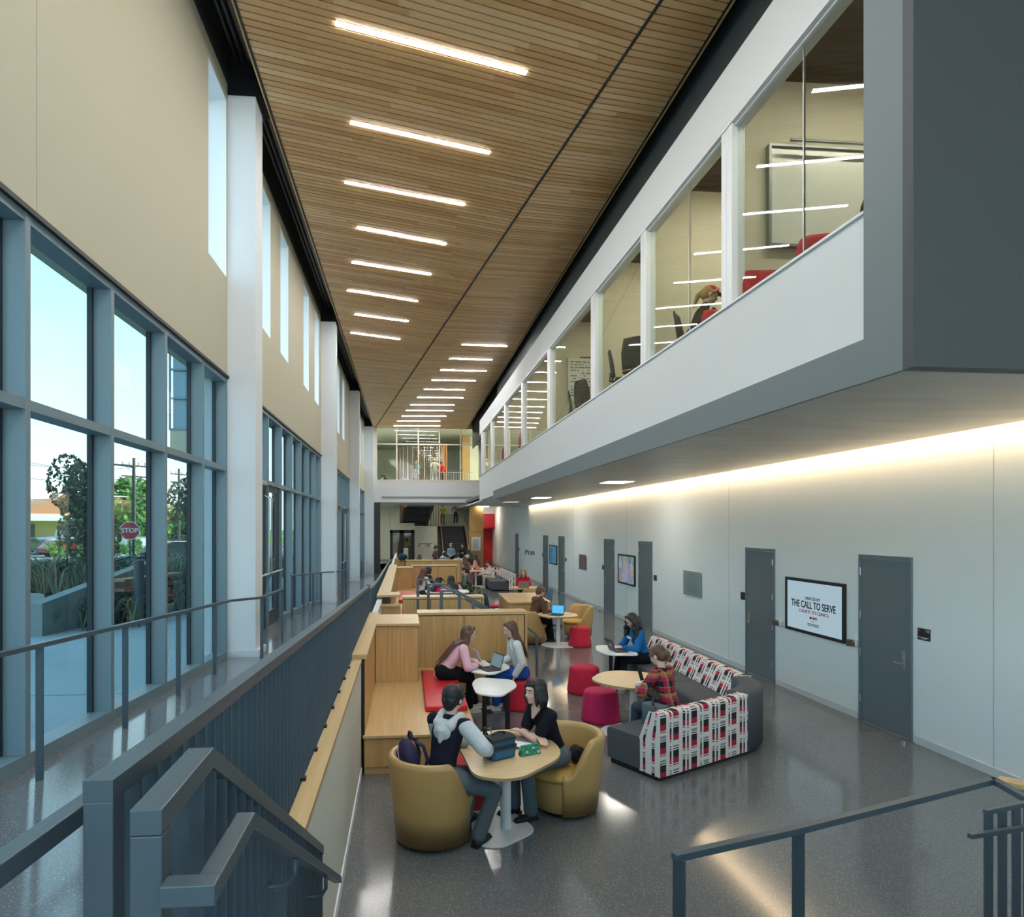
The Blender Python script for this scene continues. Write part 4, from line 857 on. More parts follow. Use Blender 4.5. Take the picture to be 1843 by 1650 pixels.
MB().box((-.13, -.1, 0), (.13, .1, .012)).build('page_block', WHT, t); MB().hexa([(.0, -.1, .014), (.01, -.1, .014), (.01, .1, .014), (0, .1, .014)], [(-.10, -.1, .24), (-.09, -.1, .24), (-.09, .1, .24), (-.10, .1, .24)]).build('raised_page', WHT, t)
tag(MB().box((-.12, -.09, 0), (.12, .09, .012)).build('notebook', mat('brown cover', '51483c', .6), loc=(1.40, 10.4, .68), rz=.2, bevel=.002), 'closed dark brown notebook behind the laptop', 'notebook')
# lunch bag
t = thing('lunch_bag', 'blue insulated lunch bag with black lid on the near oak table', 'bag', (.84, 5.94, .736), radians(28))
BB, BB2 = mat('petrol blue fabric', '1e4a6b', .7, bump=(120, .1)), mat('lid black fabric', '20252b', .7)
MB().box((-.13, -.085, 0), (.13, .085, .185)).build('body', BB, t, bevel=.018, seg=3, smooth=True)
mb = MB(); mb.rings([[V((x, .085*1.02*cos(a), .182+.022*sin(a))) for a in [pi*k/10 for k in range(11)]]+[V((x, -.087, .165)), V((x, .087, .165))][::1] for x in (-.132, .132)]); mb.build('lid', BB2, t, bevel=.004)
MB().tube([(-.07, 0, .2), (-.06, 0, .218), (0, 0, .228), (.06, 0, .218), (.07, 0, .2)], .011).build('carry_handle', mat('handle navy', '1b3048', .6), t, smooth=True); MB().box((-.134, -.09, .095), (.134, -.082, .125)).build('front_strap', BB2, t); MB().box((-.1, -.09, .02), (.1, -.084, .08)).build('front_pocket', mat('petrol light', '2c5f80', .7), t, bevel=.003)
t = thing('pencil_pouch', 'green printed zip pencil pouch on the near oak table', 'pouch', (1.13, 5.98, .736), radians(22))
MB().hexa([(-.105, -.035, 0), (.105, -.035, 0), (.105, .035, 0), (-.105, .035, 0)], [(-.10, -.006, .088), (.10, -.006, .088), (.10, .006, .088), (-.10, .006, .088)]).build('body', mat('green print', '1f6b52', .6, noise=((60, 60, 60), '3f9a78', .5, .58)), t, bevel=.006)
for x, z in ((-.045, .03), (.03, .055), (.08, .02)): MB().ell((x, -.036+.033*z/.088*1.0, z), (.014, .003, .018)).build('pear_print', mat('print cream', 'b8cbb5', .6), t, smooth=True)
MB().bar((-.1, 0, .094), (.1, 0, .094), .008, .006).build('zip', mat('teal zip', '4fb0a5', .5), t); MB().box((-.115, -.01, .06), (-.1, .01, .085)).build('zip_pull', mat('teal zip', '4fb0a5', .5), t)
t = thing('drink_bottle', 'black flask with clip cap left of the lunch bag', 'bottle', (.74, 6.16, .736)); MB().lathe([(0, 0), (.036, 0), (.038, .01), (.038, .13), (.02, .155), (.02, .175), (0, .175)], n=20).build('body', mat('gloss black', '0e1013', .15), t, smooth=True); MB().ell((0, 0, .19), (.022, .022, .02)).build('cap', BLK, t, smooth=True); MB().tube([(.02, 0, .18), (.05, 0, .2), (.06, 0, .16), (.05, 0, .1)], .006).build('clip', STEEL, t, smooth=True)
tag(MB().box((-.15, -.11, 0), (.15, .11, .02)).build('clipboard', mat('dark olive cover', '4c4a40', .5), loc=(1.14, 6.32, .736), rz=-.45, bevel=.003), 'dark flat folder lying behind the lunch bag', 'folder')
tag(MB().box((-.1, -.08, 0), (.1, .08, .004)).build('paper_sheet', WHT, loc=(1.07, 6.20, .757), rz=-.5), 'white sheet of paper on the dark folder', 'paper')
t = thing('paper_cup', 'white takeaway coffee cup with a brown sleeve on the oak table', 'cup', tuple(pz(1149, 1246, .735))); MB().lathe([(0, 0), (.028, 0), (.038, .115), (0, .115)], n=20).build('cup', WHT, t, smooth=False); MB().lathe([(.0315, .035), (.0335, .035), (.0385, .09), (.0365, .09)], n=20).build('sleeve', mat('kraft', 'a58b70', .8), t); MB().lathe([(0, .115), (.041, .115), (.041, .122), (.036, .13), (0, .13)], n=20).build('lid', WHT, t)
t = thing('thermos', 'grey steel flask beside the brown hoodie', 'bottle', (3.42, 15.9, .735)); MB().lathe([(0, 0), (.04, 0), (.04, .2), (.025, .24), (0, .24)], n=16).build('body', mat('smoke bottle', '59666b', .2), t, smooth=True); MB().cyl((0, 0, .24), (0, 0, .28), .026).build('cap', BLK, t)
t = thing('drink_bottle', 'small dark bottle on the middle platform by the red pad', 'bottle', (.5, 23.7, .453)); MB().lathe([(0, 0), (.06, 0), (.06, .22), (.03, .28), (0, .28)], n=12).build('body', BLK, t); MB().lathe([(.061, .08), (.062, .16)], n=12).build('sleeve', RED, t)
# backpacks
def backpack(lab, x, y, z, rz, c, s=1, tilt=0):
    t = thing('backpack', lab, 'backpack', (x, y, z), rz); t.scale = (s, s, s); m = mat('pack '+c, c, .75, bump=(60, .25, .01)); 
    M = Matrix.Rotation(tilt, 4, 'X')
    MB().ell((0, 0, .2), (.15, .10, .22)).ell((0, .05, .13), (.13, .08, .13)).xf(M).build('body', m, t, remesh=.012); MB().tube([M @ V(p) for p in [(-.10, .09, .10), (-.12, .12, .22), (-.06, .10, .34), (0, .07, .38)]], .005).build('piping', mat('pale piping', '9a96b0', .5), t)
    MB().tube([M @ V(p) for p in [(-.07, -.07, .38), (-.1, -.13, .33), (-.1, -.15, .2), (-.08, -.1, .05)]], .016).build('strap', m, t, smooth=True); MB().tube([M @ V(p) for p in [(.07, -.07, .38), (.1, -.13, .33), (.1, -.15, .2), (.08, -.1, .05)]], .016).build('strap', m, t, smooth=True)
    MB().tube([M @ V(p) for p in [(-.04, -.05, .40), (-.02, -.06, .45), (.03, -.06, .45), (.05, -.05, .40)]], .012).build('grab_loop', m, t, smooth=True); return t
backpack('purple navy backpack in the tub chair behind the hoodie student', .05, 6.03, .50, radians(110), '2a2548', 1.0, -.15)
backpack('dark blue backpack lying on the far oak cap', -.22, 30.0, 1.36, .4, '22384c', 1.3, 1.2)
# black jacket in chair two
t = thing('jacket', 'black jacket bunched in the tub chair behind the student', 'jacket', (1.70, 6.50, .47)); MB().ell((0, 0, .08), (.07, .12, .09)).ell((.02, -.08, .13), (.05, .05, .05)).ell((.01, .08, .03), (.07, .06, .05)).build('cloth', mat('black cloth', '141418', .9, bump=(25, .5, .02)), t, remesh=.015)
# desk chairs beside the counter
def deskchair(lab, x, y, z, rz, c='36444e', c2='a51a3a', s=1, seat=True):
    t = thing('desk_chair', lab, 'office chair', (x, y, z), rz); t.scale = (s, s, s); m = mat('chair '+c, c, .7); m2 = mat('chair seat '+c2, c2, .8)
    mb = MB(); mb.rings([[V((xx, -.20-.05*cos(xx*5)-.12*max(0, (zz-.5))**1.0*1.2, zz)) for xx in [(-.21+.42*k/8)*(1-.35*max(0, zz-.75)/.25) for k in range(9)]] for zz in (.48, .56, .66, .76, .86, .94, .98)], closed=False, caps=False); mb.build('backrest', m, t, smooth=True, solid=.025)
    MB().box((-.23, -.22, .42), (.23, .24, .48)).build('seat', m2, t, bevel=.025, smooth=True); MB().cyl((0, 0, .1), (0, 0, .42), .03).build('column', BLK, t); MB().tube([(0, -.1, .42), (0, -.3, .45), (0, -.28, .6)], .02).build('spine', BLK, t)
    st = MB()
    for k in range(5): a = 2*pi*k/5; st.bar((0, 0, .11), (.3*cos(a), .3*sin(a), .08), .04, .03); st.ell((.3*cos(a), .3*sin(a), .03), (.03, .03, .03))
    st.build('star_base', BLK, t); return t
deskchair('desk chair with blue back and red seat at the oak counter', 2.50, 18.35, 0, radians(-80), '31505f', 'b01a45')
deskchair('second desk chair behind it at the counter', 2.62, 19.6, 0, radians(-95), '31505f', 'b01a45')
deskchair('blue backed desk chair on the wall side of the counter, left', 4.02, 19.4, 0, radians(95), '4a6f84', 'b01a45'); deskchair('blue backed desk chair on the wall side of the counter, right', 4.06, 18.2, 0, radians(85), '4a6f84', 'b01a45')
# plant before the far divider
def plant(lab, x, y, z, s, cols, n=70, pot=True):
    t = thing('potted_plant', lab, 'plant', (x, y, z)); random.seed(int(x*100)); 
    if pot: MB().lathe([(0, 0), (.16*s, 0), (.2*s, .3*s), (.17*s, .3*s), (0, .28*s)], n=16).build('pot', BLK, t)
    mb = MB()
    for k in range(n):
        a = random.uniform(0, 2*pi); el = random.uniform(-.1, 1.3); r = random.uniform(.25, .5)*s; c = V((cos(a)*cos(el)*r, sin(a)*cos(el)*r, .35*s+sin(el)*r)); q = V((0, 0, .3*s))
        d = (c-q).normalized(); d = (d+V((random.gauss(0, .5), random.gauss(0, .5), random.gauss(0, .3)))).normalized(); sd_ = d.cross(V((0, 0, 1))).normalized()*.045*s; up = sd_.cross(d).normalized()*.02*s; L = .08*s; i = random.randrange(len(cols))
        mb.quad(c-d*L*.5, c+sd_+up, c+d*L, c-sd_+up, m=i)
    mb.build('foliage', cols, t); return t
GL = [mat('leaf a', '24392a', .5), mat('leaf b', '36523a', .5), mat('leaf c', '5a7350', .5)]
plant('leafy green plant beside the far group in pink', 1.72, 19.3, .25, 1.15, GL, 260)
# ============================================================= upper rooms furniture
t = thing('whiteboard', 'blank whiteboard with grey frame in the nearest upper room', 'whiteboard', (0, 0, 0))
a, b = pyw(1385, 266, 7.22), pyw(1385, 440, 7.22)
MB().box((a.x, 7.2, b.z), (6.4, 7.24, a.z)).build('board', mat('whiteboard', 'd9dcd4', .25), t); f = MB(); f.box((a.x-.03, 7.17, b.z-.03), (6.43, 7.24, b.z)); f.box((a.x-.03, 7.17, a.z), (6.43, 7.24, a.z+.025)); f.box((a.x-.03, 7.17, b.z), (a.x, 7.24, a.z)); f.build('frame', mat('board frame', '8a8f90', .4, .5), t)
MB().cyl((a.x+.15, 7.05, a.z+.0), (6.4, 7.05, a.z+.0), .018).build('light_bar', STEEL, t)
t = thing('whiteboard', 'whiteboard covered in handwriting in the fourth upper room', 'whiteboard', (0, 0, 0)); a, b = pyw(1022, 645, 16.2), pyw(1066, 722, 16.2)
MB().box((a.x, 16.17, b.z), (a.x+2.3, 16.21, a.z)).build('board', mat('whiteboard', 'd9dcd4', .25), t); random.seed(11); mb = MB()
for r_ in range(13):
    z = a.z-.1-(a.z-b.z-.15)*r_/13; x = a.x+.06
    while x < a.x+1.3:
        L = random.uniform(.03, .16)
        if random.random() < .75: mb.box((x, 16.16, z), (x+L, 16.17, z+.022))
        x += L+.035
mb.build('handwriting', mat('marker', '3a3f44', .7), t); MB().box((a.x+.3, 16.13, a.z+.01), (a.x+1.6, 16.17, a.z+.035)).build('light_bar', BLK, t)
def lounge(lab, x, y, z, rz, c='b02030'):
    t = thing('lounge_chair', lab, 'armchair', (x, y, z), rz); m = mat('lounge '+c, c, .85, bump=(80, .1))
    R = []
    for i in range(25):
        a = -1.75+3.5*i/24; d = V((sin(a), -cos(a), 0)); h = 1.18-.06*abs(a)**3; R.append([d*.36+V((0, 0, .2)), d*.40+V((0, 0, .7)), d*.40+V((0, 0, h-.05)), d*.38+V((0, 0, h)), d*.345+V((0, 0, h-.04)), d*.33+V((0, 0, .7)), d*.3+V((0, 0, .2))])
    MB().rings(R).build('shell', m, t, smooth=True); MB().lathe([(0, .2), (.32, .2), (.33, .4), (0, .45)], n=24).build('seat', m, t); MB().cyl((0, 0, 0), (0, 0, .2), .04).build('column', STEEL, t); return t
FU = 4.42
q = pyw(1492, 391, 5.6)
def atpx(px, py, X, dz): p = pxw(px, py, X); return p.x, p.y, p.z-dz
x, y, z = atpx(1500, 386, 3.98, 1.18); lounge('red high backed lounge chair, the nearest behind the upper glass', x+.1, y, z, 2.6)
x, y, z = atpx(1388, 476, 4.0, 1.18); lounge('red high backed lounge chair low behind the first upper pane', x, y-.22, z, 2.9)
x, y, z = atpx(1308, 540, 4.1, 1.18); lounge('red lounge chair beside the person in the red cap', x+.1, y-.0, z, 3.0)
x, y, z = atpx(1525, 360, 4.2, .98); deskchair('dark mesh chair back above the nearest red lounge chair', x, y, z, .4, '2e3238', '2e3238')
x, y, z = atpx(1300, 507, 4.35, .98); deskchair('dark mesh chair behind the red capped person', x, y, z, .3, '2e3238', '2e3238')
x, y, z = atpx(1152, 614, 3.95, .98); deskchair('dark desk chair, right one of the pair at the third upper pane', x, y, z, -.8, '33373a', '33373a')
x, y, z = atpx(1128, 635, 3.95, .95); deskchair('dark desk chair, left one of the pair at the third upper pane', x, y, z, -1.8, '33373a', '33373a')
x, y, z = atpx(1060, 688, 4.0, .98); deskchair('dark desk chair before the written whiteboard', x, y, z, -.9, '33373a', '33373a')
x, y, z = atpx(1048, 707, 4.0, .95); deskchair('lower dark desk chair before the written whiteboard', x, y, z, -1.8, '33373a', '33373a')
for k, (px, py) in enumerate(((1014, 745), (955, 786), (922, 811))): x, y, z = atpx(px, py, 4.1, .9); lounge('red lounge chair behind the upper glass, ' + ['below the written whiteboard', 'in the fifth upper room', 'in the sixth upper room'][k], x, y, z, 2.8)
# ============================================================= outside
ZP = .88
GR_ = mat('plaza concrete', '9fa6a8', .8, noise=((.35, .35, 1), 'b3b8b8', .35, .65), bump=(4, .05))
struct(MB().prism([(-2.8, -12), (-2.8, 62), (-5.2, 62), (-6.6, 24), (-12, 20.5), (-18, 13), (-30, 2), (-30, -12)], ZP-.5, ZP).build('ground_plaza', GR_))
mb = MB(); [mb.box((-17 if y < 13 else -11, y, ZP), (-2.9, y+.02, ZP+.002)) for y in (-2, 3, 8, 13, 18)]; [mb.box((x, -10, ZP), (x+.02, 13, ZP+.002)) for x in (-14, -10.5, -7)]; struct(mb.build('trim_12', mat('joint dark', '6d7475', .9)))
struct(MB().box((-400, -150, -.4), (-2.85, 500, .35)).build('ground_verge', mat('grass ground', '5d7d3e', .95, noise=((.5, .5, 1), '6f9148', .35, .65))))
# local frame outside: f(t, s): t metres along the view ray through px, sideways
def gp(px, dist, z=.35): r = _ray(px, 948); L = sqrt(r[0]**2+r[1]**2); return V((r[0]/L*dist, r[1]/L*dist, z))
RD = mat('asphalt', '6d7276', .85); rdir = (gp(380, 44)-gp(20, 38)).normalized(); rn = V((-rdir.y, rdir.x, 0))
c = gp(200, 47); A_ = lambda s, w: c+rdir*s+rn*w
struct(MB().prism([A_(-80, -13)[:2], A_(120, -13)[:2], A_(120, 12)[:2], A_(-80, 12)[:2]], .34, .37).build('ground_road', RD))
mb = MB()
for s in range(-10, 12): mb.prism([A_(s*3, -.6)[:2], A_(s*3+1.6, -.6)[:2], A_(s*3+1.6, -.45)[:2], A_(s*3, -.45)[:2]], .37, .375)
mb.prism([A_(-80, 11.2)[:2], A_(120, 11.2)[:2], A_(120, 11.4)[:2], A_(-80, 11.4)[:2]], .37, .375); mb.prism([A_(-80, -12.3)[:2], A_(120, -12.3)[:2], A_(120, -12.1)[:2], A_(-80, -12.1)[:2]], .37, .375); struct(mb.build('trim_13', mat('road paint', 'd5d7d2', .7)))
struct(MB().prism([A_(-80, 12)[:2], A_(120, 12)[:2], A_(120, 12.4)[:2], A_(-80, 12.4)[:2]], .3, .5).build('kerb', mat('kerb', 'b5b8b4', .8)))
struct(MB().prism([A_(-80, 16)[:2], A_(120, 16)[:2], A_(120, 33)[:2], A_(-80, 33)[:2]], .34, .38).build('ground_parking', RD))
# concrete planters + ramp wall
CONC = mat('cast concrete', '8d9391', .85, bump=(6, .1)); 
a, b = gp(78, 13.6, 0), gp(168, 14.3, 0)
t = thing('planter_wall', 'angled cast concrete planter wall on the plaza, its end face at the left', 'wall', (0, 0, 0))
p0 = gp(76, 13.9); p1 = gp(300, 17.5); n_ = (p1-p0).normalized(); nn = V((-n_.y, n_.x, 0))
MB().hexa([tuple((p0)[:2])+(ZP,), tuple(p1[:2])+(ZP,), tuple((p1+nn*.25)[:2])+(ZP,), tuple((p0+nn*.25)[:2])+(ZP,)], [tuple((p0)[:2])+(1.46,), tuple(p1[:2])+(2.1,), tuple((p1+nn*.25)[:2])+(2.1,), tuple((p0+nn*.25)[:2])+(1.46,)]).build('wall_body', CONC, t)
q0, q1 = gp(20, 16), gp(80, 15.2); tag(MB().prism([tuple(q0[:2]), tuple(q1[:2]), tuple((q1+V((-.2, .3, 0)))[:2]), tuple((q0+V((-.2, .3, 0)))[:2])], ZP, 1.5).build('planter_wall', CONC), 'straight concrete planter wall left of the angled one', 'wall')
SOIL = mat('dark planting soil', '3b3f33', .95)
tag(MB().prism([tuple(gp(0, 17)[:2]), tuple(gp(170, 16.2)[:2]), tuple(gp(395, 20)[:2]), tuple(gp(395, 30)[:2]), tuple(gp(0, 26)[:2])], ZP-.2, 1.35).build('planting_bed', SOIL), 'raised bed of ornamental grass behind the concrete planter walls', 'plant bed')
def grass(lab, A, B, z, n, h, cols, seed, spread=1.2):
    random.seed(seed); mb = MB()
    for k in range(n):
        c = A+(B-A)*random.random(); c = c+V((random.gauss(0, spread), random.gauss(0, spread), 0)); c.z = z
        i = random.randrange(len(cols))
        for j in range(9):
            a = random.uniform(0, 2*pi); L = h*random.uniform(.6, 1.2); o = V((cos(a), sin(a), 0)); s = V((-o.y, o.x, 0))*.012
            m_ = c+o*L*.25+V((0, 0, L*.75)); e = c+o*L*.55+V((0, 0, L*.9))
            mb.quad(c-s, c+s, m_+s, m_-s, m=i); mb.quad(m_-s, m_+s, e+s*.2, e-s*.2, m=i)
    o = mb.build('ornamental_grass', cols); tag(o, lab, 'grass'); o['kind'] = 'stuff'; return o
GG = [mat('grass a', '66745a', .8), mat('grass b', '8b9478', .8), mat('grass c', '47573d', .8)]
grass('tall pale ornamental grasses in the raised bed behind the planter walls', gp(40, 18.5), gp(190, 18.5), 1.3, 420, .75, GG, 1, .9)
grass('low grasses along the ramp walls seen through the third and fourth panes', gp(210, 19), gp(400, 23), 1.3, 420, .7, GG, 2, 1.2)
grass('dark strip of grass at the foot of the angled planter wall', gp(175, 14.6), gp(330, 17.2), ZP, 260, .55, [GL[0], GG[2], GG[0]], 4, .35)
def bush(lab, c, r, n, cols, seed, name='shrub', leaf=.09, trunk=None, cat='shrub', hz_=1.0):
    random.seed(seed); t = thing(name, lab, cat, (c.x, c.y, c.z)); mb = MB()
    bl = [(V((random.uniform(-.6, .6)*r, random.uniform(-.6, .6)*r, random.uniform(-.5, .6)*r*hz_)), random.uniform(.35, .6)*r) for _ in range(9)]
    for k in range(n):
        q, rr = bl[k % 9]; d = V((random.gauss(0, 1), random.gauss(0, 1), random.gauss(0, 1))).normalized(); p = q+V((d.x*rr, d.y*rr, d.z*rr*hz_))+V((0, 0, r*hz_+(trunk or 0)))
        a = V((random.gauss(0, 1), random.gauss(0, 1), random.gauss(0, 1))).normalized(); b = a.orthogonal().normalized(); L = leaf*random.uniform(.6, 1.3)
        mb.quad(p-a*L, p+b*L*.5, p+a*L, p-b*L*.5, m=random.randrange(len(cols)))
    mb.build('foliage', cols, t)
    if trunk is not None:
        w = MB(); w.tube([(0, 0, -.3), (.02*r, 0, trunk*.6), (0, .03*r, trunk+r*hz_)], .05*r+.02, 7)
        for k in range(7): q, rr = bl[k]; w.tube([(0, 0, trunk*(.6+.05*k)), tuple(q*.5+V((0, 0, trunk+r*hz_*.8))), tuple(q+V((0, 0, trunk+r*hz_)))], .02*r+.01, 5)
        w.build('trunk', mat('bark', '55483c', .9), t)
    return t
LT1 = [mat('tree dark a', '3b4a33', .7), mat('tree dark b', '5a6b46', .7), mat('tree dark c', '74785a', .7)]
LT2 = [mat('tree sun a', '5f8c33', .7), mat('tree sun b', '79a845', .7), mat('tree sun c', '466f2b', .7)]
bush('slim dark leaved tree seen through the second pane, crossing the mullion', gp(158, 17.5, ZP), .74, 3000, LT1, 21, 'young_tree', .06, 1.1, 'tree', 1.55)
bush('small dark tree behind the fourth pane', gp(352, 30, .4), 1.3, 1500, LT1+[mat('autumn leaf', '9c6a3c', .7)], 22, 'young_tree', .1, 1.6, 'tree', 1.1)
bush('small dark tree behind the last pane of the near bay', gp(392, 28, .4), 1.2, 1300, LT1, 23, 'young_tree', .1, 1.9, 'tree', 1.1)
bush('big bright green tree across the road, left of the street pole', gp(238, 74, .4), 3.6, 2600, LT2, 24, 'broad_tree', .4, .2, 'tree', .95)
bush('green tree across the road behind the last two panes', gp(330, 90, .4), 3.2, 1600, LT2, 25, 'broad_tree', .45, .3, 'tree', .8)
bush('green tree far across the road at the last pane', gp(392, 88, .4), 3.4, 1600, LT2, 26, 'broad_tree', .45, .3, 'tree', .8)
bush('distant tree at the left edge of the lot', gp(85, 150, .4), 5, 900, LT1, 27, 'broad_tree', .5, .3, 'tree', .7)
for k, (px, d) in enumerate(((100, 57), (150, 57.5), (190, 58), (215, 58), (250, 58.5), (290, 60))):
    bush('bright roadside shrub beyond the road, %s' % ['far left in the second pane', 'before the red car', 'at the mullion right of the red car', 'left of the stop sign', 'right of the stop sign', 'in the fourth pane'][k], gp(px, d, .4), .75, 420, LT2, 40+k, 'shrub', .12)
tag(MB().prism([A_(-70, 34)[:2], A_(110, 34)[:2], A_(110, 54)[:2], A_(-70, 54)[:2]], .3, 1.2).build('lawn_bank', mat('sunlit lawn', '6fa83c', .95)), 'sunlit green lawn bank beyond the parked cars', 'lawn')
# brick building
t = thing('brick_building', 'low tan brick building with a curved roof beyond the parking lot', 'building', (0, 0, 0)); c0 = gp(95, 105, .4); BR = mat('tan brick', 'd0a684', .85)
F2 = lambda s, w, z: (c0.x+rdir.x*s+rn.x*w, c0.y+rdir.y*s+rn.y*w, z)
MB().prism([F2(-22, 0, 0)[:2], F2(17, 0, 0)[:2], F2(17, 14, 0)[:2], F2(-22, 14, 0)[:2]], .4, 4.6).build('wall_body', BR, t)
MB().rings([[F2(s, w, 4.6) for w in (2, 14)]+[F2(s, w, 4.6+2.6*max(0, 1-((s-8)/12)**2)) for w in (14, 2)] for s in [-4+24*k/12 for k in range(13)]]).build('curved_roof', mat('roof brick', 'b07c58', .8), t)
MB().prism([F2(-22, -3, 0)[:2], F2(3, -3, 0)[:2], F2(3, 0, 0)[:2], F2(-22, 0, 0)[:2]], 3.6, 4.4).build('canopy', WHITE, t)
for s in (-12, -5.5, 1, 5, 10): 
    f = MB().box((0, 0, 0), (3.2, .1, 2.2)).xf(Matrix(((rdir.x, rn.x, 0, F2(s, -.1, 0)[0]), (rdir.y, rn.y, 0, F2(s, -.1, 0)[1]), (0, 0, 1, 1.0), (0, 0, 0, 1)))).build('window_pane', mat('far glass', '3d4d58', .2), t)
tag(MB().box((-5, -3, 0), (6, 3, 4)).prism([(-5, -3), (6, -3), (6, 3), (-5, 3)], 4, 4.4).build('shed_building', mat('pale siding', 'c9c6bb', .8), loc=gp(318, 108, .4), rz=.5), 'pale low building behind the trees in the fourth pane', 'building')
# cars
def car(lab, p, rz, c):
    t = thing('parked_car', lab, 'car', (p.x, p.y, p.z), rz); m = mat('car '+c, c, .25, .3, coat=.6)
    P = [(-2.2, .35), (-2.25, .75), (-2.0, .95), (-1.6, 1.35), (-.9, 1.5), (.3, 1.48), (.95, 1.05), (1.95, .92), (2.25, .7), (2.25, .35)]
    MB().rings([[V((x, -.86, z)) for x, z in P], [V((x, .86, z)) for x, z in P]]).build('body', m, t, bevel=.05)
    W = [(-1.5, 1.02), (-1.25, 1.32), (-.8, 1.42), (.2, 1.41), (.7, 1.04)]; MB().rings([[V((x, -.875, z)) for x, z in W], [V((x, .875, z)) for x, z in W]]).build('side_window', mat('car glass', '1e2830', .1), t)
    MB().hexa([(.98, -.72, 1.05), (.98, .72, 1.05), (.34, .68, 1.475), (.34, -.68, 1.475)], [(1.0, -.72, 1.07), (1.0, .72, 1.07), (.36, .68, 1.495), (.36, -.68, 1.495)]).build('windscreen', mat('car glass', '1e2830', .1), t)
    for x in (-1.4, 1.4):
        for y in (-.88, .74): w = MB().cyl((x, y, .33), (x, y+.14, .33), .33, n=18).build('wheel', BLK, t)
    return t
cr_ = atan2(rdir.y, rdir.x)
for k, (px, d, c, L) in enumerate(((72, 70, '3a4650', 'dark car at the left of the second pane'), (88, 76, '707a80', 'grey car behind the dark one'), (108, 70, 'b3bcc2', 'silver car left of the red car'), (128, 64, 'b01f2c', 'red car parked across the road'), (152, 72, '4b565e', 'grey car right of the red car'), (208, 70, '8a949a', 'grey car behind the stop sign'), (242, 71, 'c5cbce', 'white car right of the stop sign'), (262, 86, '3b4248', 'dark car near the green tree'), (318, 50, '2d3338', 'black car driving in the fourth pane'), (345, 80, '50585d', 'dark car farther behind the black one'), (378, 66, 'aab2b6', 'silver car in the last pane'), (330, 86, '59655a', 'green grey car far back'))):
    car(L, gp(px, d, .38 if px != 318 else .37), cr_+(1.57 if k not in (3, 8) else 0)+.02*(k % 3), c)
# poles and signs
def pole(lab, p, h, r, name='utility_pole', c='6a5a4a', arms=True, cat='pole'):
    t = thing(name, lab, cat, p); MB().cyl((0, 0, -.2), (0, 0, h), r, r*.7).build('shaft', mat('pole '+c, c, .8), t)
    if arms:
        for z in (h-.6, h-1.5): MB().bar((-1.1*rdir.x, -1.1*rdir.y, z), (1.1*rdir.x, 1.1*rdir.y, z), .1, .12).build('cross_arm', mat('pole '+c, c, .8), t)
        for s in (-1, -.4, .4, 1): MB().cyl((s*rdir.x, s*rdir.y, h-.6), (s*rdir.x, s*rdir.y, h-.35), .05).build('insulator', STEEL, t)
    return t
U1 = gp(241, 62, .4); U2 = gp(322, 84, .4); pole('wooden utility pole with cross arms in the third pane', U1, 8.2, .16); pole('leaning utility pole in the fourth pane', U2, 9.2, .16); U0 = gp(-120, 50, .4)
mb = MB()
for z, o in ((7.6, -.9), (7.6, .9), (6.6, 0), (5.2, 0)):
    for P_, Q_ in ((U0, U1), (U1, U2), (U2, gp(420, 130, .4))):
        mb.tube([P_+(Q_-P_)*k/8+V((rdir.x*o, rdir.y*o, z-.9*4*(k/8)*(1-k/8))) for k in range(9)], .018, 5)
tag(mb.build('overhead_wires', BLK), 'thin overhead wires strung between the utility poles', 'wire')
L1 = pole('dark street lamp pole with an arm beside the stop sign', gp(240, 30, .38), 4.9, .06, 'street_lamp', '23282c', False, 'street lamp'); MB().bar((0, 0, 4.9), (-1.0*rdir.x, -1.0*rdir.y, 4.95), .08, .06).build('arm', BLK, L1); MB().box((-.3, -.15, -.05), (.3, .15, 0)).build('base_plate', BLK, L1)
t = thing('stop_sign', 'red octagonal STOP sign on a post in the third pane', 'sign', gp(233.5, 27.5, .38)); s0 = pyw(233.5, 962, 1); MB().cyl((0, 0, -.1), (0, 0, 2.55), .03).build('post', mat('post grey', '4c5358', .5), t)
vdir = gp(233.5, 1, 0).normalized(); rt = V((vdir.y, -vdir.x, 0)); M_ = TM(tuple(V((0, 0, 2.30))-vdir*.05), rt)
mb = MB(); mb.prism([(.36*cos(pi/8+k*pi/4), .36*sin(pi/8+k*pi/4)) for k in range(8)], -.004, .0); mb.xf(M_); mb.build('white_border', WHT, t); mb = MB(); mb.prism([(.33*cos(pi/8+k*pi/4), .33*sin(pi/8+k*pi/4)) for k in range(8)], 0, .004); mb.xf(M_); mb.build('plate', mat('stop red', 'b22234', .5), t); text('lettering', 'STOP', .24, WHT, t, M_ @ Matrix.Translation((0, 0, .006)), bold=.006)
t = thing('road_sign', 'back of a road sign on a post before the red car', 'sign', gp(106, 41, .38)); MB().cyl((0, 0, -.1), (0, 0, 2.3), .03).build('post', BLK, t); MB().cyl((0, 0, 2.0), (-.02, -.03, 2.0), .33, n=8).build('plate', mat('sign back', 'b9c2c6', .4), t)
t = thing('bollard', 'tall dark bollard light on the plaza in the third pane', 'bollard', gp(250, 14.6, ZP)); MB().cyl((0, 0, 0), (0, 0, 1.28), .095, n=20).build('shaft', mat('bollard grey', '333a40', .4), t); MB().cyl((0, 0, 1.3), (0, 0, 1.36), .1, n=20).build('cap', DARK, t); MB().cyl((0, 0, -.02), (0, 0, .03), .13).build('base_plate', STEEL, t)
t = thing('plaza_handrail', 'dark bent pipe handrail rising from the planting bed', 'handrail', (0, 0, 0)); a = gp(121, 18, 1.4); b = gp(165, 20, 1.4); MB().tube([a, a+V((0, 0, .85)), a+V((.5, .5, .9)), b+V((0, 0, .55))], .022).build('rail', BLK, t)
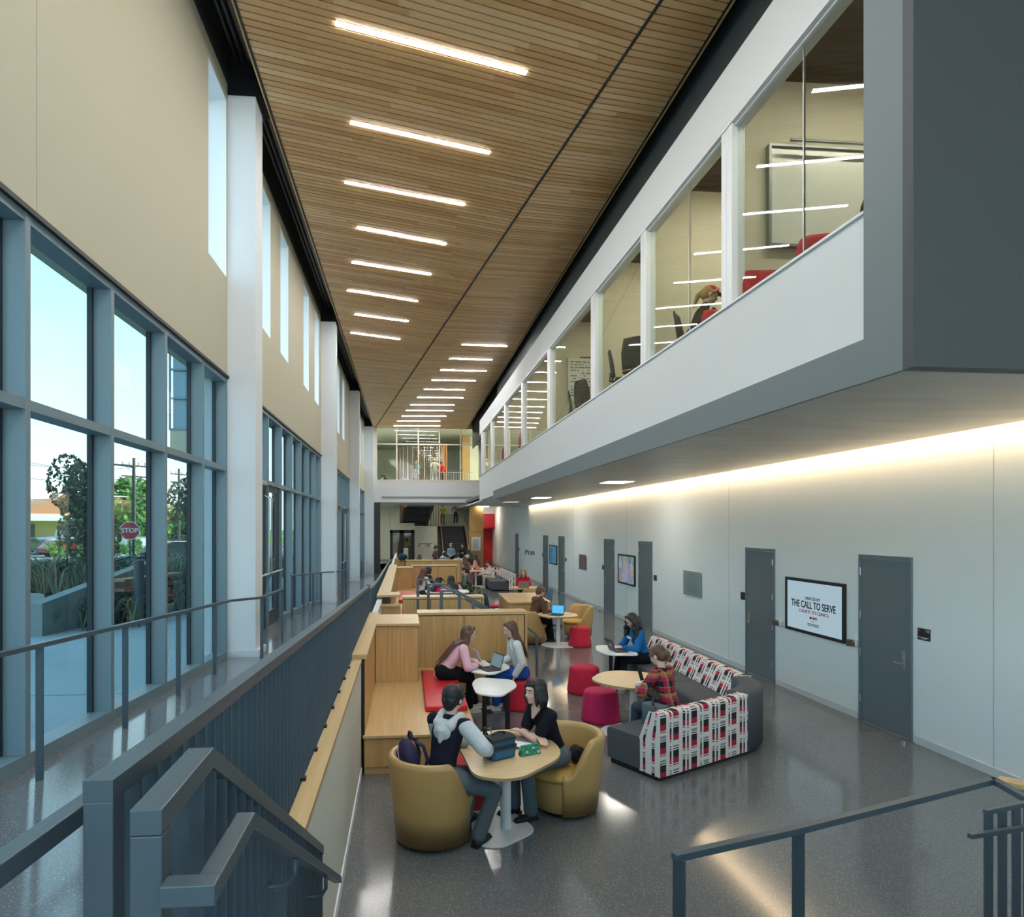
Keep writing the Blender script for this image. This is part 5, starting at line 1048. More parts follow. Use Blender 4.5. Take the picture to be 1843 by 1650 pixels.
a, b = gp(208, 17, 1.3), gp(262, 17.5, 1.3); t = thing('plaza_handrail', 'low pipe handrail by the ramp wall in the third pane', 'handrail', (0, 0, 0)); MB().tube([a, a+V((0, 0, .75)), b+V((0, 0, .9)), b], .022).build('rail', BLK, t)
BW = mat('bench boards', 'a9805c', .6); t = thing('plaza_bench', 'stack of pale timber bench boards at the ramp in the third and fourth panes', 'bench', (0, 0, 0)); a, b = gp(212, 15.2, 0), gp(318, 17.0, 0)
for k in range(4): MB().bar((a.x, a.y, 1.15+.2*k), (b.x, b.y, 1.15+.2*k), .3, .05).build('board', BW, t)
# projecting glazed wing outside
t = thing('glazed_wing', 'projecting wing with glass over a pale stone band, through the last panes', 'building', (0, 0, 0)); wy = 31; wx0, wx1 = pyw(306, 700, wy).x, pyw(404, 700, wy).x
MB().box((wx0, wy, 6.0), (wx1, wy+8, 7.2)).build('stone_band', mat('pale stone', 'c7b9a3', .8), t); MB().box((wx0+.1, wy+.1, 7.2), (wx1-.1, wy+7.9, 11.0)).build('glass_body', mat('wing glass', '6d93a6', .08, spec=.9), t)
for k in range(4): MB().box((wx0+1.0*k-.03, wy-.05, 7.2), (wx0+1.0*k+.03, wy+.05, 11.2)).build('mullion', FRAME, t)
for z in (7.2, 8.6, 9.9, 11): MB().box((wx0, wy-.04, z), (wx1, wy+.05, z+.08)).build('transom', FRAME, t)
MB().box((wx0, wy, 11.05), (wx1, wy+8, 11.5)).build('roof_edge', mat('pale stone', 'c7b9a3', .8), t); MB().box((wx0+.5, wy+3, .3), (wx0+1, wy+3.5, 6)).build('pier', CONC, t)
MB().box((wx1-1, wy+3, .3), (wx1-.5, wy+3.5, 6)).build('pier', CONC, t)
# ============================================================= people
def skin(n_, c): return mat('skin '+n_, c, .55, spec=.35)
SK = {'l': skin('light', 'd9b3a0'), 'm': skin('medium', 'bf9478'), 'd': skin('deep', '8c6249')}
def cloth(c, s=45, k=.35): return mat('cloth '+c, c, .88, spec=.25, bump=(s, k, .012), noise=((9, 9, 9), c, .3, .7))
def hairm(c, c2): return mat('hair '+c, c, .5, spec=.5, noise=((70, 70, 9), c2, .35, .65), bump=(60, .5, .01))
class BD:
    """tapered limbs and ellipsoids that are fused into one surface"""
    def __init__(s): s.m = MB()
    def k(s, p, r, q, r2, flat=1.0, side=None, n=12):
        p, q = V(p), V(q); d = (q-p)
        if d.length < 1e-5: return s
        d.normalize(); a = (V(side)-d*V(side).dot(d)).normalized() if side is not None else d.orthogonal().normalized(); b = d.cross(a); R = []
        for t in (-80, -50, -25, 0): t = radians(t); R.append((p+d*r*sin(t)*.9, r*cos(t)))
        for t in (0, 25, 50, 80): t = radians(t); R.append((q+d*r2*sin(t)*.9, r2*cos(t)))
        s.m.rings([[c+a*cos(2*pi*i/n)*w+b*sin(2*pi*i/n)*w*flat for i in range(n)] for c, w in R]); return s
    def e(s, c, r, M=None): s.m.ell(c, r, M); return s
def ik(a, b, l1, l2, pole):
    a, b = V(a), V(b); d = b-a; L = min(d.length, (l1+l2)*.999); dn = d.normalized(); x = (l1*l1-l2*l2+L*L)/(2*L); h = sqrt(max(0, l1*l1-x*x)); pl = V(pole); pl = (pl-dn*pl.dot(dn)).normalized(); return a+dn*x+pl*h, a+dn*L
def hand(B, w, dr, up, s, curl=.5, sg=1):
    """palm and five fingers; dr points along the hand, up is the back of the hand"""
    dr = V(dr).normalized(); up = (V(up)-dr*V(up).dot(dr)).normalized(); sd_ = dr.cross(up)*sg; w = V(w)
    B.k(w, .026*s, w+dr*.055*s, .034*s, .5, sd_); B.k(w+dr*.045*s, .036*s, w+dr*.078*s, .035*s, .42, sd_)
    for i, (o, L) in enumerate(((-.030, .062), (-.010, .074), (.010, .070), (.030, .055))):
        p = w+dr*.085*s+sd_*o*s; d1 = (dr-up*curl*.5+sd_*o*2).normalized(); q = p+d1*L*.5*s; d2 = (dr-up*curl*1.5).normalized(); e = q+d2*L*.5*s
        B.k(p-dr*.01*s, .0095*s, q, .009*s, n=8); B.k(q, .009*s, e, .0075*s, n=8)
    p = w+dr*.02*s-sd_*.03*s; q = p+(dr*.6-sd_*.8-up*.3).normalized()*.038*s; e = q+(dr-sd_*.2-up*.4).normalized()*.032*s
    B.k(p, .013*s, q, .011*s, n=8); B.k(q, .011*s, e, .008*s, n=8)
def person(label, hip, face, top, legs, hair, lean=12, yaw=0, pitch=12, hands=((-.2, .35, .2), (.2, .35, .2)), feet=((-.1, .42), (.1, .42)), fz=0, sk='l', sc=1, det=1, sleeve='long', stand=False, hairst='long',
           shoe='shoe white', seat=True, shade=None, hood=None, cap=None, glasses=False, twist=0, hdir=None, tuck=0, name='person', group=None, topm=None, roll=0, pole=(.5, -.4, -.8), legvis=True, legw=.06, hairlen=(.24, .36), collar=None, girth=1, knee=(0, .3, 1), hup=(0, 0, 1), curl=.5):
    t = thing(name, label, 'person', hip, radians(face), group); t.scale = (1, 1, 1); S = sc
    vox = (.0065, .011, .017)[2-det] if det < 3 else .0055
    vb = {2: .0058, 1: .010, 0: .016}[det]; vc = {2: .010, 1: .014, 0: .02}[det]
    HS = S*1.09; Z0 = fz-hip[2]; la, tw = radians(lean), radians(twist)
    sp = V((sin(radians(roll)), sin(la), cos(la))).normalized(); P = V((0, 0, 0)); SH = sp*.47*S; RX = V((cos(tw), sin(tw), 0)); FW = V((-sin(tw), cos(tw), 0))
    Mh = Matrix.Rotation(radians(yaw), 3, 'Z') @ Matrix.Rotation(-radians(pitch), 3, 'X') @ Matrix.Rotation(radians(roll), 3, 'Y'); NB = SH+sp*.05*S; HC = NB+(sp*.07+V((0, .02, .09))).normalized()*.155*S+FW*.012
    hx = lambda x, y, z: HC+Mh @ (V((x, y, z))*HS)
    sh = [SH-RX*.165*S*girth, SH+RX*.165*S*girth]; hp = [V((-.085*S, 0, 0)), V((.085*S, 0, 0))]
    el, wr = [], []
    for i in (0, 1):
        sg = -1 if i == 0 else 1; h = V(hands[i]); pl = V((pole[0]*sg, pole[1], pole[2])); e, w_ = ik(sh[i], h, .285*S, .25*S, pl); el.append(e); wr.append(w_)
    kn, an = [], []
    for i in (0, 1):
        f = V((feet[i][0], feet[i][1], Z0+.085*S+(feet[i][2] if len(feet[i]) > 2 else 0))); sg = -1 if i == 0 else 1; k_, a_ = ik(hp[i], f, .43*S, .43*S, (knee[0]*1.0+.08*sg, knee[1], knee[2]) if not stand else (0, 1, 0)); kn.append(k_); an.append(a_)
    B = BD()
    # head
    B.e(hx(0, -.008, .028), (.076*HS, .096*HS, .09*HS), Mh); B.e(hx(0, .018, -.035), (.058*HS, .07*HS, .072*HS), Mh); B.e(hx(0, .05, -.078), (.028*HS, .026*HS, .022*HS), Mh)
    if det: 
        B.k(hx(0, .082, .012), .009*HS, hx(0, .098, -.022), .0125*HS, n=8); B.e(hx(0, .078, .034), (.05*HS, .014*HS, .011*HS), Mh)
        for x in (-1, 1): B.e(hx(.077*x, -.004, -.008), (.010*HS, .020*HS, .030*HS), Mh); B.e(hx(.034*x, .062, -.028), (.022*HS, .018*HS, .02*HS), Mh)
        B.e(hx(0, .077, -.052), (.022*HS, .010*HS, .0085*HS), Mh)
    B.k(NB-sp*.02, .052*S, hx(0, -.012, -.06), .05*HS)
    B.k(P, .115*S, sp*.2*S, .11*S, .7, RX); B.k(sp*.2*S, .115*S, SH-sp*.08*S, .13*S, .65, RX); B.k(sh[0], .045*S, sh[1], .045*S)
    for i in (0, 1):
        sg = -1 if i == 0 else 1
        B.k(sh[i], .045*S, el[i], .036*S); B.k(el[i], .036*S, wr[i], .025*S)
        d = (wr[i]-el[i]).normalized() if hdir is None or hdir[i] is None else V(hdir[i]); hand(B, wr[i], d, V(hup), S, curl, sg)
        B.k(hp[i], .07*S, kn[i], .05*S); B.k(kn[i], .048*S, an[i], .035*S); fd = V((0, 1, 0)) ; B.k(an[i]-V((0, 0, .03*S)), .03*S, an[i]+V((0, .12*S, -.055*S)), .025*S, n=8)
    body = B.m.build('body', SK[sk], t, remesh=vb)
    # clothes
    if topm is None: topm = cloth(top)
    G = girth; B = BD(); B.k(sp*(-.02+tuck), .135*S*G, sp*.18*S, .125*S*G, .74, RX); B.k(sp*.16*S, .128*S*G, SH-sp*.09*S, .152*S*G, .66, RX); B.k(SH-sp*.09*S, .15*S*G, SH-sp*.035*S, .12*S*G, .6, RX); B.k(sh[0], .058*S, SH, .062*S); B.k(sh[1], .058*S, SH, .062*S); B.k(SH, .07*S, NB-sp*.005, .058*S)
    for i in (0, 1):
        if sleeve == 'long': B.k(sh[i], .064*S*G, el[i], .056*S*G); B.k(el[i], .056*S*G, wr[i]-(wr[i]-el[i])*.12, .045*S*G); B.k(wr[i]-(wr[i]-el[i])*.12, .036*S, wr[i]-(wr[i]-el[i])*.03, .034*S)
        else: B.k(sh[i], .064*S, sh[i]+(el[i]-sh[i])*.66, .064*S)
    ts = B.m.build('sweater' if sleeve == 'long' else 'tshirt', topm, t, remesh=vc)
    if hood:
        B = BD(); hb = SH+FW*-.075*S; up = sp
        B.k(SH-RX*.10*S+up*.065*S+FW*.02, .042*S, hb-RX*.07*S+up*.0*S, .048*S); B.k(SH+RX*.10*S+up*.065*S+FW*.02, .042*S, hb+RX*.07*S, .048*S); B.k(hb-RX*.075*S, .05*S, hb+RX*.075*S-up*.01, .05*S); B.e(hb-up*.07*S-FW*.015, (.10*S, .045*S, .09*S), Matrix.Rotation(tw, 3, 'Z')); B.k(hb-up*.06*S-FW*.02, .06*S, hb-up*.15*S-FW*.025, .02*S)
        B.m.build('hood', cloth(hood), t, remesh=vc*.9)
    if collar:
        B = BD(); [B.k(NB+(RX*cos(a)+FW*sin(a))*.062*S, .02*S, NB+(RX*cos(a+.6)+FW*sin(a+.6))*.062*S, .02*S, n=8) for a in [k*.6 for k in range(11)]]; B.m.build('collar', cloth(collar), t, remesh=vc*.8)
    if legvis:
        B = BD(); B.k(hp[0], .11*S*G, hp[1], .11*S*G, .95); B.k(P, .12*S*G, sp*.08, .118*S*G, .78, RX)
        for i in (0, 1): B.k(hp[i], .1*S*G, kn[i], .066*S); B.k(kn[i], max(.066, legw)*S, an[i]+(kn[i]-an[i])*.02, legw*S); 
        B.m.build('trousers', cloth(legs), t, remesh=vc)
        for i in (0, 1):
            a = an[i]; B = BD(); z = -.04*S; B.k(a+V((0, .0, .01*S)), .040*S, a+V((0, -.01, z)), .042*S); B.k(a+V((0, -.03*S, z-.01*S)), .042*S, a+V((0, .10*S, z-.014*S)), .042*S, .85, (1, 0, 0)); B.k(a+V((0, .08*S, z-.012*S)), .043*S, a+V((0, .155*S, z-.018*S)), .036*S, .75, (1, 0, 0)); B.k(a+V((0, -.01*S, 0)), .038*S, a+V((0, .02*S, z)), .04*S)
            so_ = B.m.build('shoe', mat(shoe, {'shoe white': 'c9c3b4', 'shoe black': '1a1b1e'}.get(shoe, '3a3a3c'), .6), t, remesh=vc*.7)
            MB().prism([(a.x+x*S, a.y+y*S) for x, y in ((-.036, -.07), (.036, -.07), (.042, .10), (.03, .185), (-.03, .185), (-.042, .10))], a.z-.085*S, a.z-.064*S).build('sole', WHT if 'white' in shoe else BLK, so_)
    # hair
    hm = hairm(*hair); B = BD()
    if hairst != 'none':
        B.e(hx(0, -.022, .045), (.086*HS, .098*HS, .088*HS), Mh); B.e(hx(0, -.045, .0), (.08*HS, .075*HS, .085*HS), Mh)
        for x in (-1, 1): B.k(hx(.02*x, .06, .10), .022*HS, hx(.076*x, .03, .03), .02*HS, n=8)
    random.seed(len(label)*7+int(face))
    if hairst == 'short': 
        B.e(hx(0, .03, .088), (.062*HS, .05*HS, .028*HS), Mh); B.e(hx(0, -.06, -.04), (.062*HS, .045*HS, .06*HS), Mh)
        for x in (-1, 1): B.e(hx(.07*x, .0, .0), (.016*HS, .035*HS, .045*HS), Mh)
    if hairst == 'bob':
        for k in range(13):
            a = -2.0+4.0*k/12; x, y = sin(a)*.082, -cos(a)*.092; B.k(hx(x*.9, y*.9, .04), .03*HS, hx(x*(1.1+.1*(k % 3)), y*1.1, -.05-.015*(k % 2)), .022*HS, n=8); B.k(hx(x*(1.1+.1*(k % 3)), y*1.1, -.05), .022*HS, hx(x*(1.0+.2*(k % 2)), y*1.15-.005, -.105-.012*(k % 3)), .010*HS, n=8)
        B.k(hx(-.05, .075, .085), .018*HS, hx(.07, .055, .05), .02*HS, n=8)
    if hairst in ('long', 'side', 'curly'):
        n_ = 19 if hairst != 'curly' else 54
        for k in range(n_):
            a = -1.75+3.5*(k+.5)/n_*1.0; x, y = sin(a)*.082, -cos(a)*.088; p0 = hx(x*.95, y*.9, .03); p1 = hx(x*1.12, y*1.05, -.085)
            if hairst == 'curly':
                r = random.uniform(.04, .125); q0 = hx(x*1.0, y*1.0, .06); o_ = (Mh @ V((x, y, 0))).normalized(); pts = [q0]+[q0+o_*r*HS*sin(min(1, f*1.6)*1.57)+V((random.uniform(-.02, .02), random.uniform(-.02, .02), -.30*f*HS)) for f in (.12, .25, .4, .55, .7, .85, 1)]
                for u, v_ in zip(pts, pts[1:]): B.k(u, .019*HS, v_, .018*HS, n=7)
            else:
                L = random.uniform(*hairlen); bk = (a > -1.2 and a < 1.2 and lean > 0); FN = (FW-sp*FW.dot(sp)).normalized(); ow = V((x, 0, 0)).normalized()*.05 if abs(x) > .04 else V(); drop = V((0, 0, -1)); back = -FW*.05 if y < .03 else FW*.02
                B.k(p0, .024*HS, p1, .021*HS, n=8); p2 = (SH+RX*x*1.6*HS-FN*.105*HS-sp*.02) if bk else p1+ow*HS+(drop*.12+back*.8+V((random.uniform(-.02, .02), random.uniform(-.02, .02), 0)))*HS; p3 = (SH+RX*x*random.uniform(1, 2.2)*HS-sp*(L-.08)*HS-FN*.125*HS) if bk else p2+(ow*.3+drop*(L-.12)+V((random.uniform(-.02, .02), random.uniform(-.03, .02), 0)))*HS
                B.k(p1, .021*HS, p2, .017*HS, n=7); B.k(p2, .017*HS, p3, .007*HS, n=7)
    if hairst == 'bun': B.e(hx(0, -.12, -.01), (.04*HS, .035*HS, .05*HS), Mh); B.e(hx(.01, -.115, -.065), (.035*HS, .03*HS, .05*HS), Mh)
    if hairst == 'tail':
        B.k(hx(0, -.1, .03), .03*HS, hx(0, -.14, -.05), .034*HS, n=8); B.k(hx(0, -.14, -.05), .034*HS, hx(0, -.13, -.20), .018*HS, n=8)
    if hairst != 'none': B.m.build('hair', hm, t, remesh={2: .0075, 1: .011, 0: .017}[det])
    if det >= 1:
        for x in (-1, 1):
            MB().ell(hx(.031*x, .078, .010), (.013*HS, .008*HS, .0085*HS), Mh).build('eye', mat('eye white', 'ddd8d2', .3), t, smooth=True); MB().ell(hx(.031*x, .0845, .010), (.0062*HS, .003*HS, .0065*HS), Mh).build('iris', mat('eye dark', '2a1c15', .2), t, smooth=True)
            MB().bar(hx(.014*x, .0905, .032), hx(.05*x, .081, .034), .008*HS, .006*HS).build('eyebrow', mat('brow '+hair[0], hair[0], .8), t)
        MB().ell(hx(0, .0865, -.052), (.021*HS, .005*HS, .006*HS), Mh).build('lips', mat('lips', 'a8605c', .5), t, smooth=True)
    if glasses:
        g = MB()
        for x in (-1, 1): g.tube([hx(.034*x+.024*cos(a), .100, .010+.020*sin(a)) for a in [2*pi*k/14 for k in range(15)]], .0022*S, 6); g.tube([hx(.058*x, .098, .016), hx(.08*x, .0, .012)], .002*S, 6)
        g.tube([hx(-.01, .1, .014), hx(.01, .1, .014)], .002*S, 6); g.build('glasses', BLK, t)
    if cap:
        c_ = cloth(cap); B = BD(); B.e(hx(0, -.012, .06), (.092*S, .106*S, .078*S), Mh); B.m.build('cap_crown', c_, t, remesh=.012)
        MB().hexa([hx(-.07, .06, .055), hx(.07, .06, .055), hx(.05, .165, .04), hx(-.05, .165, .04)], [hx(-.07, .06, .065), hx(.07, .06, .065), hx(.05, .165, .05), hx(-.05, .165, .05)]).build('cap_peak', c_, t, bevel=.003)
    return t, dict(HC=HC, SH=SH, wr=wr, el=el, M=Mh, hx=hx, kn=kn, an=an, body=body, top=ts)
HB = ('2b211c', '3c2e26'); HK = ('15161a', '23252b'); HBR = ('4a3328', '6b4b36'); HBL = ('9c7648', 'b8925c')
# student in the navy hoodie (seen from behind)
t, J = person('student in navy vest hoodie with pale hood, seen from behind at the near table', (.31, 5.94, .585), -40, '171c2c', '5d6a70', HK, lean=17, yaw=-4, pitch=4, hands=((.0, .40, .20), (.34, .30, .20)), feet=((.0, .40), (.33, .12)), knee=(.5, .3, 1), legw=.068, det=2, hood='c3cacc', hairst='short', shoe='shoe black', pole=(.9, -.3, -.5), girth=1.08)
B = BD(); SL = cloth('bcc6cb', 30)
for i in (0, 1): s_ = J['SH']+(V((-.165 if i == 0 else .165, 0, 0))); B.k(s_+(J['el'][i]-s_)*.12, .078, J['el'][i], .072); B.k(J['el'][i], .072, J['wr'][i]-(J['wr'][i]-J['el'][i])*.05, .056)
B.m.build('pale_sleeve', SL, t, remesh=.01)
B = BD(); B.k(J['kn'][1]+V((.06, 0, .0)), .018, J['an'][1]+V((.052, 0, .02)), .014, .5, (0, 1, 0)); B.m.build('trouser_stripe', BLK, t, remesh=.008)
# student in the black top
t, J = person('smiling student with black bob and short sleeved black top, arms folded on the table', (1.50, 6.50, .565), 112, '14161f', '56626a', HK, lean=22, yaw=4, pitch=-2, hands=((.13, .34, .225), (-.14, .31, .235)), feet=((-.09, .36), (.12, .42)), det=2, sleeve='short', hairst='bob', shoe='shoe black', pole=(1, .2, -.5), roll=0, sk='l', hdir=((1, .1, 0), (-1, .15, 0)), legw=.07)
mb = BD(); n_ = J['SH']; mb.k(n_+V((-.045, .07, .04)), .022, n_+V((0, .105, -.05)), .016); mb.k(n_+V((.045, .07, .04)), .022, n_+V((0, .105, -.05)), .016); mb.k(n_+V((0, .06, .05)), .05, n_+V((0, .092, -.0)), .022); mb.m.build('neckline_skin', SK['l'], t, remesh=.008)
# pink sweater
t, J = person('student with very long brown hair in a pink sweatshirt, on the red pad', (.56, 10.02, .63), -88, 'e8bccb', '121215', HBR, girth=1.2, lean=38, yaw=-6, pitch=8, hands=((.02, .52, .12), (.10, .50, .09)), feet=((-.05, .50, .05), (.02, .40)), det=2, hairst='long', pole=(.5, .1, -1), sk='l', hairlen=(.34, .52))
# grey sweatshirt
t, J = person('student with brown hair in a grey cropped sweatshirt and blue trousers on the red pouf', (1.80, 10.22, .56), 93, 'd6dad7', '1f4f9c', HBR, girth=1.15, lean=14, yaw=12, pitch=14, hands=((-.20, .16, -.03), (.06, .36, .15)), feet=((-.08, .42), (.10, .30)), det=2, hairst='long', pole=(.4, -.8, -.3), hdir=((0, .3, -1), None))
# blue sweatshirt
t, J = person('student with black curly hair and glasses in a bright blue sweatshirt, typing', (4.18, 11.32, .535), 97, '1c68a8', '15171f', HK, girth=1.15, lean=20, yaw=2, pitch=26, hands=((-.06, .42, .18), (.12, .40, .18)), feet=((-.09, .48), (.09, .50)), det=2, hairst='curly', glasses=True, pole=(.8, -.3, -.6))
mk = MB(); [mk.box((.045*k-.07, 0, -.02), (.045*k-.04, .004, .02+.008*(k % 2))) for k in range(4)]; mk.xf(Matrix.Translation(J['SH']+V((0, .115, -.10)))); mk.build('chest_print', WHT, t)
# plaid shirt
pm = mat('plaid flannel', '1c1a22', .9); n = pm.node_tree.nodes; l = pm.node_tree.links; tc = n.new('ShaderNodeTexCoord'); sp = n.new('ShaderNodeSeparateXYZ'); l.new(tc.outputs['Object'], sp.inputs[0])
def band(src, per, off, w_):
    a = n.new('ShaderNodeMath'); a.operation = 'ADD'; a.inputs[1].default_value = 10+off; l.new(src, a.inputs[0]); b = n.new('ShaderNodeMath'); b.operation = 'MODULO'; b.inputs[1].default_value = per; l.new(a.outputs[0], b.inputs[0]); c = n.new('ShaderNodeMath'); c.operation = 'LESS_THAN'; c.inputs[1].default_value = w_; l.new(b.outputs[0], c.inputs[0]); return c.outputs[0]
cur = None
for src, per, off, w_, col, fac in ((sp.outputs[0], .125, 0, .045, 'a3163c', .75), (sp.outputs[2], .125, 0, .045, 'a3163c', .7), (sp.outputs[2], .25, .06, .04, 'a87a35', .7), (sp.outputs[0], .25, .09, .03, '8d6a2e', .6), (sp.outputs[2], .125, .075, .005, 'c98aa0', .8), (sp.outputs[0], .125, .07, .005, 'b9b0bd', .8)):
    x = n.new('ShaderNodeMix'); x.data_type = 'RGBA'; x.inputs[6].default_value = (*lin('1c1a22'), 1); x.inputs[7].default_value = (*lin(col), 1)
    if cur: l.new(cur, x.inputs[6])
    m_ = n.new('ShaderNodeMath'); m_.operation = 'MULTIPLY'; m_.inputs[1].default_value = fac; l.new(band(src, per, off, w_), m_.inputs[0]); l.new(m_.outputs[0], x.inputs[0]); cur = x.outputs[2]
l.new(cur, n['Principled BSDF'].inputs['Base Color'])
t, J = person('student in a red and yellow plaid flannel shirt, back turned, looking at a phone', (3.30, 7.98, .53), 36, '1c1a22', '3a4650', HBR, lean=16, yaw=6, pitch=24, hands=((-.10, .30, .30), (.02, .33, .27)), feet=((-.12, .46), (.1, .48)), det=2, hairst='bun', topm=pm, pole=(1, -.2, -.5), collar='26242c', girth=1.1, sk='l')
ph = J['wr'][0]; MB().box((-.036, -.005, -.01), (.036, .004, .14)).build('phone', BLK, None, bevel=.003); o = bpy.data.objects['phone']; o.matrix_world = Matrix.Translation(t.location) @ Matrix.Rotation(radians(36), 4, 'Z') @ Matrix.Translation(ph+V((.03, .08, .03))) @ Matrix.Rotation(-.35, 4, 'X'); tag(o, 'black smartphone held up by the student in plaid', 'phone')
t = thing('shoulder_bag', 'slate grey shoulder bag with a buckle strap beside the student in plaid', 'bag', (2.98, 7.72, .435), .5)
MB().box((-.07, -.16, 0), (.07, .14, .26)).build('body', mat('slate bag', '54666f', .6), t, bevel=.02, smooth=True); MB().tube([(-.075, -.06, .02), (-.085, -.05, .2), (-.06, -.03, .33), (.05, 0, .36)], .016).build('strap', BLK, t, smooth=True); MB().box((-.105, -.08, .2), (-.085, -.03, .25)).build('buckle', STEEL, t)
# brown hoodie
t, J = person('student with brown short hair and glasses in a brown hoodie, in the middle distance', (3.06, 15.85, .60), -72, '5f4336', '141418', HBR, girth=1.15, lean=20, yaw=-4, pitch=22, hands=((-.06, .44, .16), (.14, .42, .16)), feet=((-.08, .52), (.12, .48)), det=1, hairst='short', hood='5f4336', glasses=True, shoe='shoe black')
# girl in red
person('blonde student in a red sweater facing us behind a grey laptop', (4.15, 23.25, .55), 176, 'b51a33', '2a2a30', HBL, lean=14, pitch=6, hands=((-.12, .40, .18), (.12, .40, .18)), det=1, hairst='long', sk='l')
def far(label, px, py, Y, face, top, legs, hair, hs='long', seated=True, det=0, **k):
    p = pyw(px, py, Y); S = k.pop('sc', 1)
    if seated: hip = (p.x, Y, p.z-.80*S); return person(label, hip, face, top, legs, hair, det=det, hairst=hs, sc=S, **k)
    h = .865*S; hip = (p.x, Y, p.z-.82*S); return person(label, hip, face, top, legs, hair, det=det, hairst=hs, sc=S, stand=True, lean=k.pop('lean', 2), fz=p.z-1.70*S, feet=k.pop('feet', ((-.1, .02), (.1, .0))), hands=k.pop('hands', ((-.22, .06, .02), (.22, .06, .02))), pole=(1, -1, 0), **k)
far('student in white with a white headband, on the far sofa', 887, 1008, 30.7, 88, 'd9d3c8', 'cbbfae', HK, 'tail', det=1, cap=None, lean=18, hands=((-.05, .38, .2), (.1, .38, .2)), feet=((-.1, .42), (.1, .42)))
far('person in an olive patterned sweater with a dark bun, before the far divider', 842, 1020, 21.8, 80, '5d6f63', '3b4348', HK, 'bun', det=1, lean=8)
t, J = far('student in a pink shirt with a 97 print on the back', 821, 1031, 18.6, 20, 'dda6bd', '30343c', HK, 'long', det=1, lean=34, hands=((-.15, .4, .15), (.15, .4, .15)), girth=1.15)
text('back_print', '97', .13, INKR, t, Matrix.Translation(J['SH']+V((.0, -.20, -.16))) @ Matrix.Rotation(pi/2-.45, 4, 'X'), bold=.004, ext=.02); mk = MB(); [mk.box((.035*k-.11, -.012, -.03+.006*(k % 3)), (.035*k-.088, .012, .03-.008*(k % 2))) for k in range(7)]; mk.xf(Matrix.Translation(J['SH']+V((0, -.155, -.05))) @ Matrix.Rotation(-.5, 4, 'X')); mk.build('back_print_band', mat('print magenta', 'b02a62', .7), t)
far('person in a hot pink sweater with a black cap, bent over the far white table', 773, 1036, 18.2, -70, 'cf2260', '2c2c34', HK, 'long', det=1, lean=26, cap='17181b', hands=((-.15, .42, .12), (.15, .42, .12)))
far('person with auburn hair in white before the far divider', 758, 1022, 21.8, -40, 'd5d8d9', '34383c', ('5c2f28', '7c4035'), 'long', det=1, lean=8)
far('person with black hair just behind the auburn haired one', 768, 1020, 22.6, -60, '3a3034', '34383c', HK, 'bob', det=1, lean=4)
far('person with brown hair seen from behind over the farthest divider', 755, 997, 33.0, 0, '6b5a55', '333333', HBR, 'long')
far('man in a plum shirt and navy cap standing at the far tables', 783, 981, 36.5, -80, '5f3f48', '22252c', HB, 'short', False, cap='2b3644')
far('man in a cream cap and grey shirt standing before the far stair', 812, 977, 38.6, 165, '8b9aa6', '22252e', HB, 'short', False, cap='cfc8b4', hands=((-.08, .2, .1), (.05, .22, .08)))
far('man in a dark jacket standing before the far stair', 832, 977, 38.9, 178, '33342f', '1c1d22', HB, 'short', False, hands=((-.06, .22, .25), (.06, .22, .22)))
far('bald man in white seated by the standing men', 795, 991, 37.6, -60, 'cdcac2', '333840', HB, 'none', sk='l')
far('person in a denim jacket seen from behind at the far tables', 800, 993, 33.6, -5, '7d93a3', '333840', HK, 'short', girth=1.2)
far('person in a white shirt seen from behind at the far tables', 826, 995, 33.8, 5, 'c3ced4', '333840', HK, 'short', girth=1.15)
far('dark haired person in white, farthest by the oak wall', 845, 989, 38.0, 30, 'c9c9cb', '333840', HK, 'bob')
far('person with long brown hair seen from behind by the oak wall', 849, 994, 36.0, 10, '43494e', '333840', HB, 'long')
far('person with wavy brown hair in a tan top by the far table', 839, 1001, 30.8, 20, 'b8906c', '8a7a76', HBR, 'long')
far('person with long black hair in a peach and pink top by the far table', 861, 997, 31.6, 60, 'd99a86', 'c97f93', HK, 'long', lean=14)
far('person in a grey pink top, lower left of the far sofa table', 829, 1006, 30.0, 20, '9c8a8c', '5c5f66', HBR, 'bob')
far('person in a lime vest coming down the far stair', 797, 908, 53.6, 170, 'a3ad3c', '6d5d50', HB, 'short', False)
far('person in a grey shirt and dark jeans coming down the far stair', 820, 905, 53.8, 182, '6b7076', '262f42', HB, 'short', False, feet=((-.1, .12), (.1, -.1)))
far('person seated behind the far upper window, left of two', 685, 853, 41.8, -90, 'b7b3a6', '333333', HK, 'short', fz=5.3)
far('person in black seated behind the far upper window, right of two', 696, 852, 41.8, 80, '17181c', '333333', HK, 'long', fz=5.3)
far('person in a red coat behind the far upper window', 793, 829, 43.3, -20, 'b0192a', '20242a', HB, 'short', False)
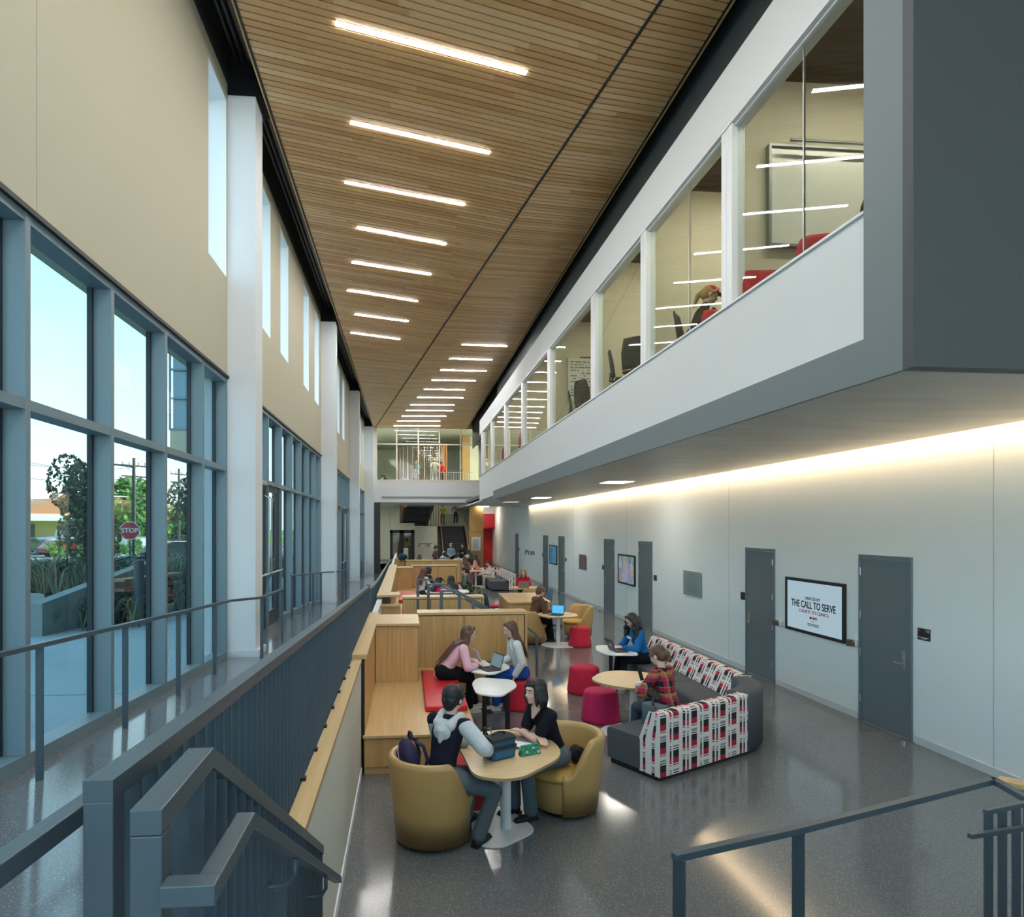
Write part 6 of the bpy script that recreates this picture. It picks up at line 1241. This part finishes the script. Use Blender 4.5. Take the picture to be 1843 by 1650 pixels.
far('person in pale grey behind the far upper window', 783, 824, 42.8, 10, 'b8b9b2', '9fa3a2', HBL, 'short', False)
far('person in slate blue behind the curved screen of the far upper window', 751, 828, 44.0, 120, '4c6470', '2c3238', HB, 'long', False)
# upper rooms
p = pxw(1281, 518, 4.25)
t, J = person('person in a red cap and dark top behind the second pane', (p.x, p.y+.05, p.z-.76), -110, '2f3027', '26282c', HBL, lean=24, yaw=0, pitch=24, hands=((-.02, .26, .34), (.2, .35, .15)), det=1, hairst='tail', cap='c0202f', legvis=True, fz=4.42); W = t.matrix_basis @ J['HC']; W = Matrix.Translation(t.location) @ Matrix.Rotation(radians(-110), 4, 'Z') @ J['HC']; q = pxw(1278, 532, 4.2); t.location += V((q.x, q.y, q.z))-W
p = pxw(1590, 322, 4.3)
person('person with long brown hair in a rose top at the nearest upper pane', (p.x, p.y, p.z-.76), -60, 'a8333f', '26282c', HBR, lean=30, det=1, hairst='long', fz=4.42)
x, y, z = atpx(1262, 556, 3.95, .98); deskchair('dark desk chair under the red capped person', x-.0, y+.05, z, -2.2, '33373a', '33373a')
# white table of the pink group with papers
t = thing('study_table', 'white study table with papers of the far pink group', 'table', (1.15, 18.4, .3)); MB().prism(rounded([(-.6, -.4), (.6, -.4), (.6, .4), (-.6, .4)], .2), .71, .735).build('table_top', WHT, t); MB().cyl((0, 0, 0), (0, 0, .71), .05).build('column', WHT, t); MB().cyl((0, 0, 0), (0, 0, .02), .35).build('base_plate', WHT, t)
for k, (x, y, r, c, L) in enumerate(((.9, 21.0, .3, 'd9b3c4', 'pink sheet on the white study table'), (1.35, 21.1, -.2, 'dfe4e6', 'white sheet in the middle of the study table'), (1.75, 21.25, .5, 'cfd8dd', 'pale sheet at the right end of the study table'), (1.2, 21.4, 1.0, '3f8f6a', 'green notebook on the study table'))):
    tag(MB().box((-.12, -.09, 0), (.12, .09, .012)).build('paper_sheet' if k < 3 else 'notebook', mat('sheet '+c, c, .7), loc=(x-.2, y-2.75, 1.036), rz=r), L, 'paper' if k < 3 else 'notebook')
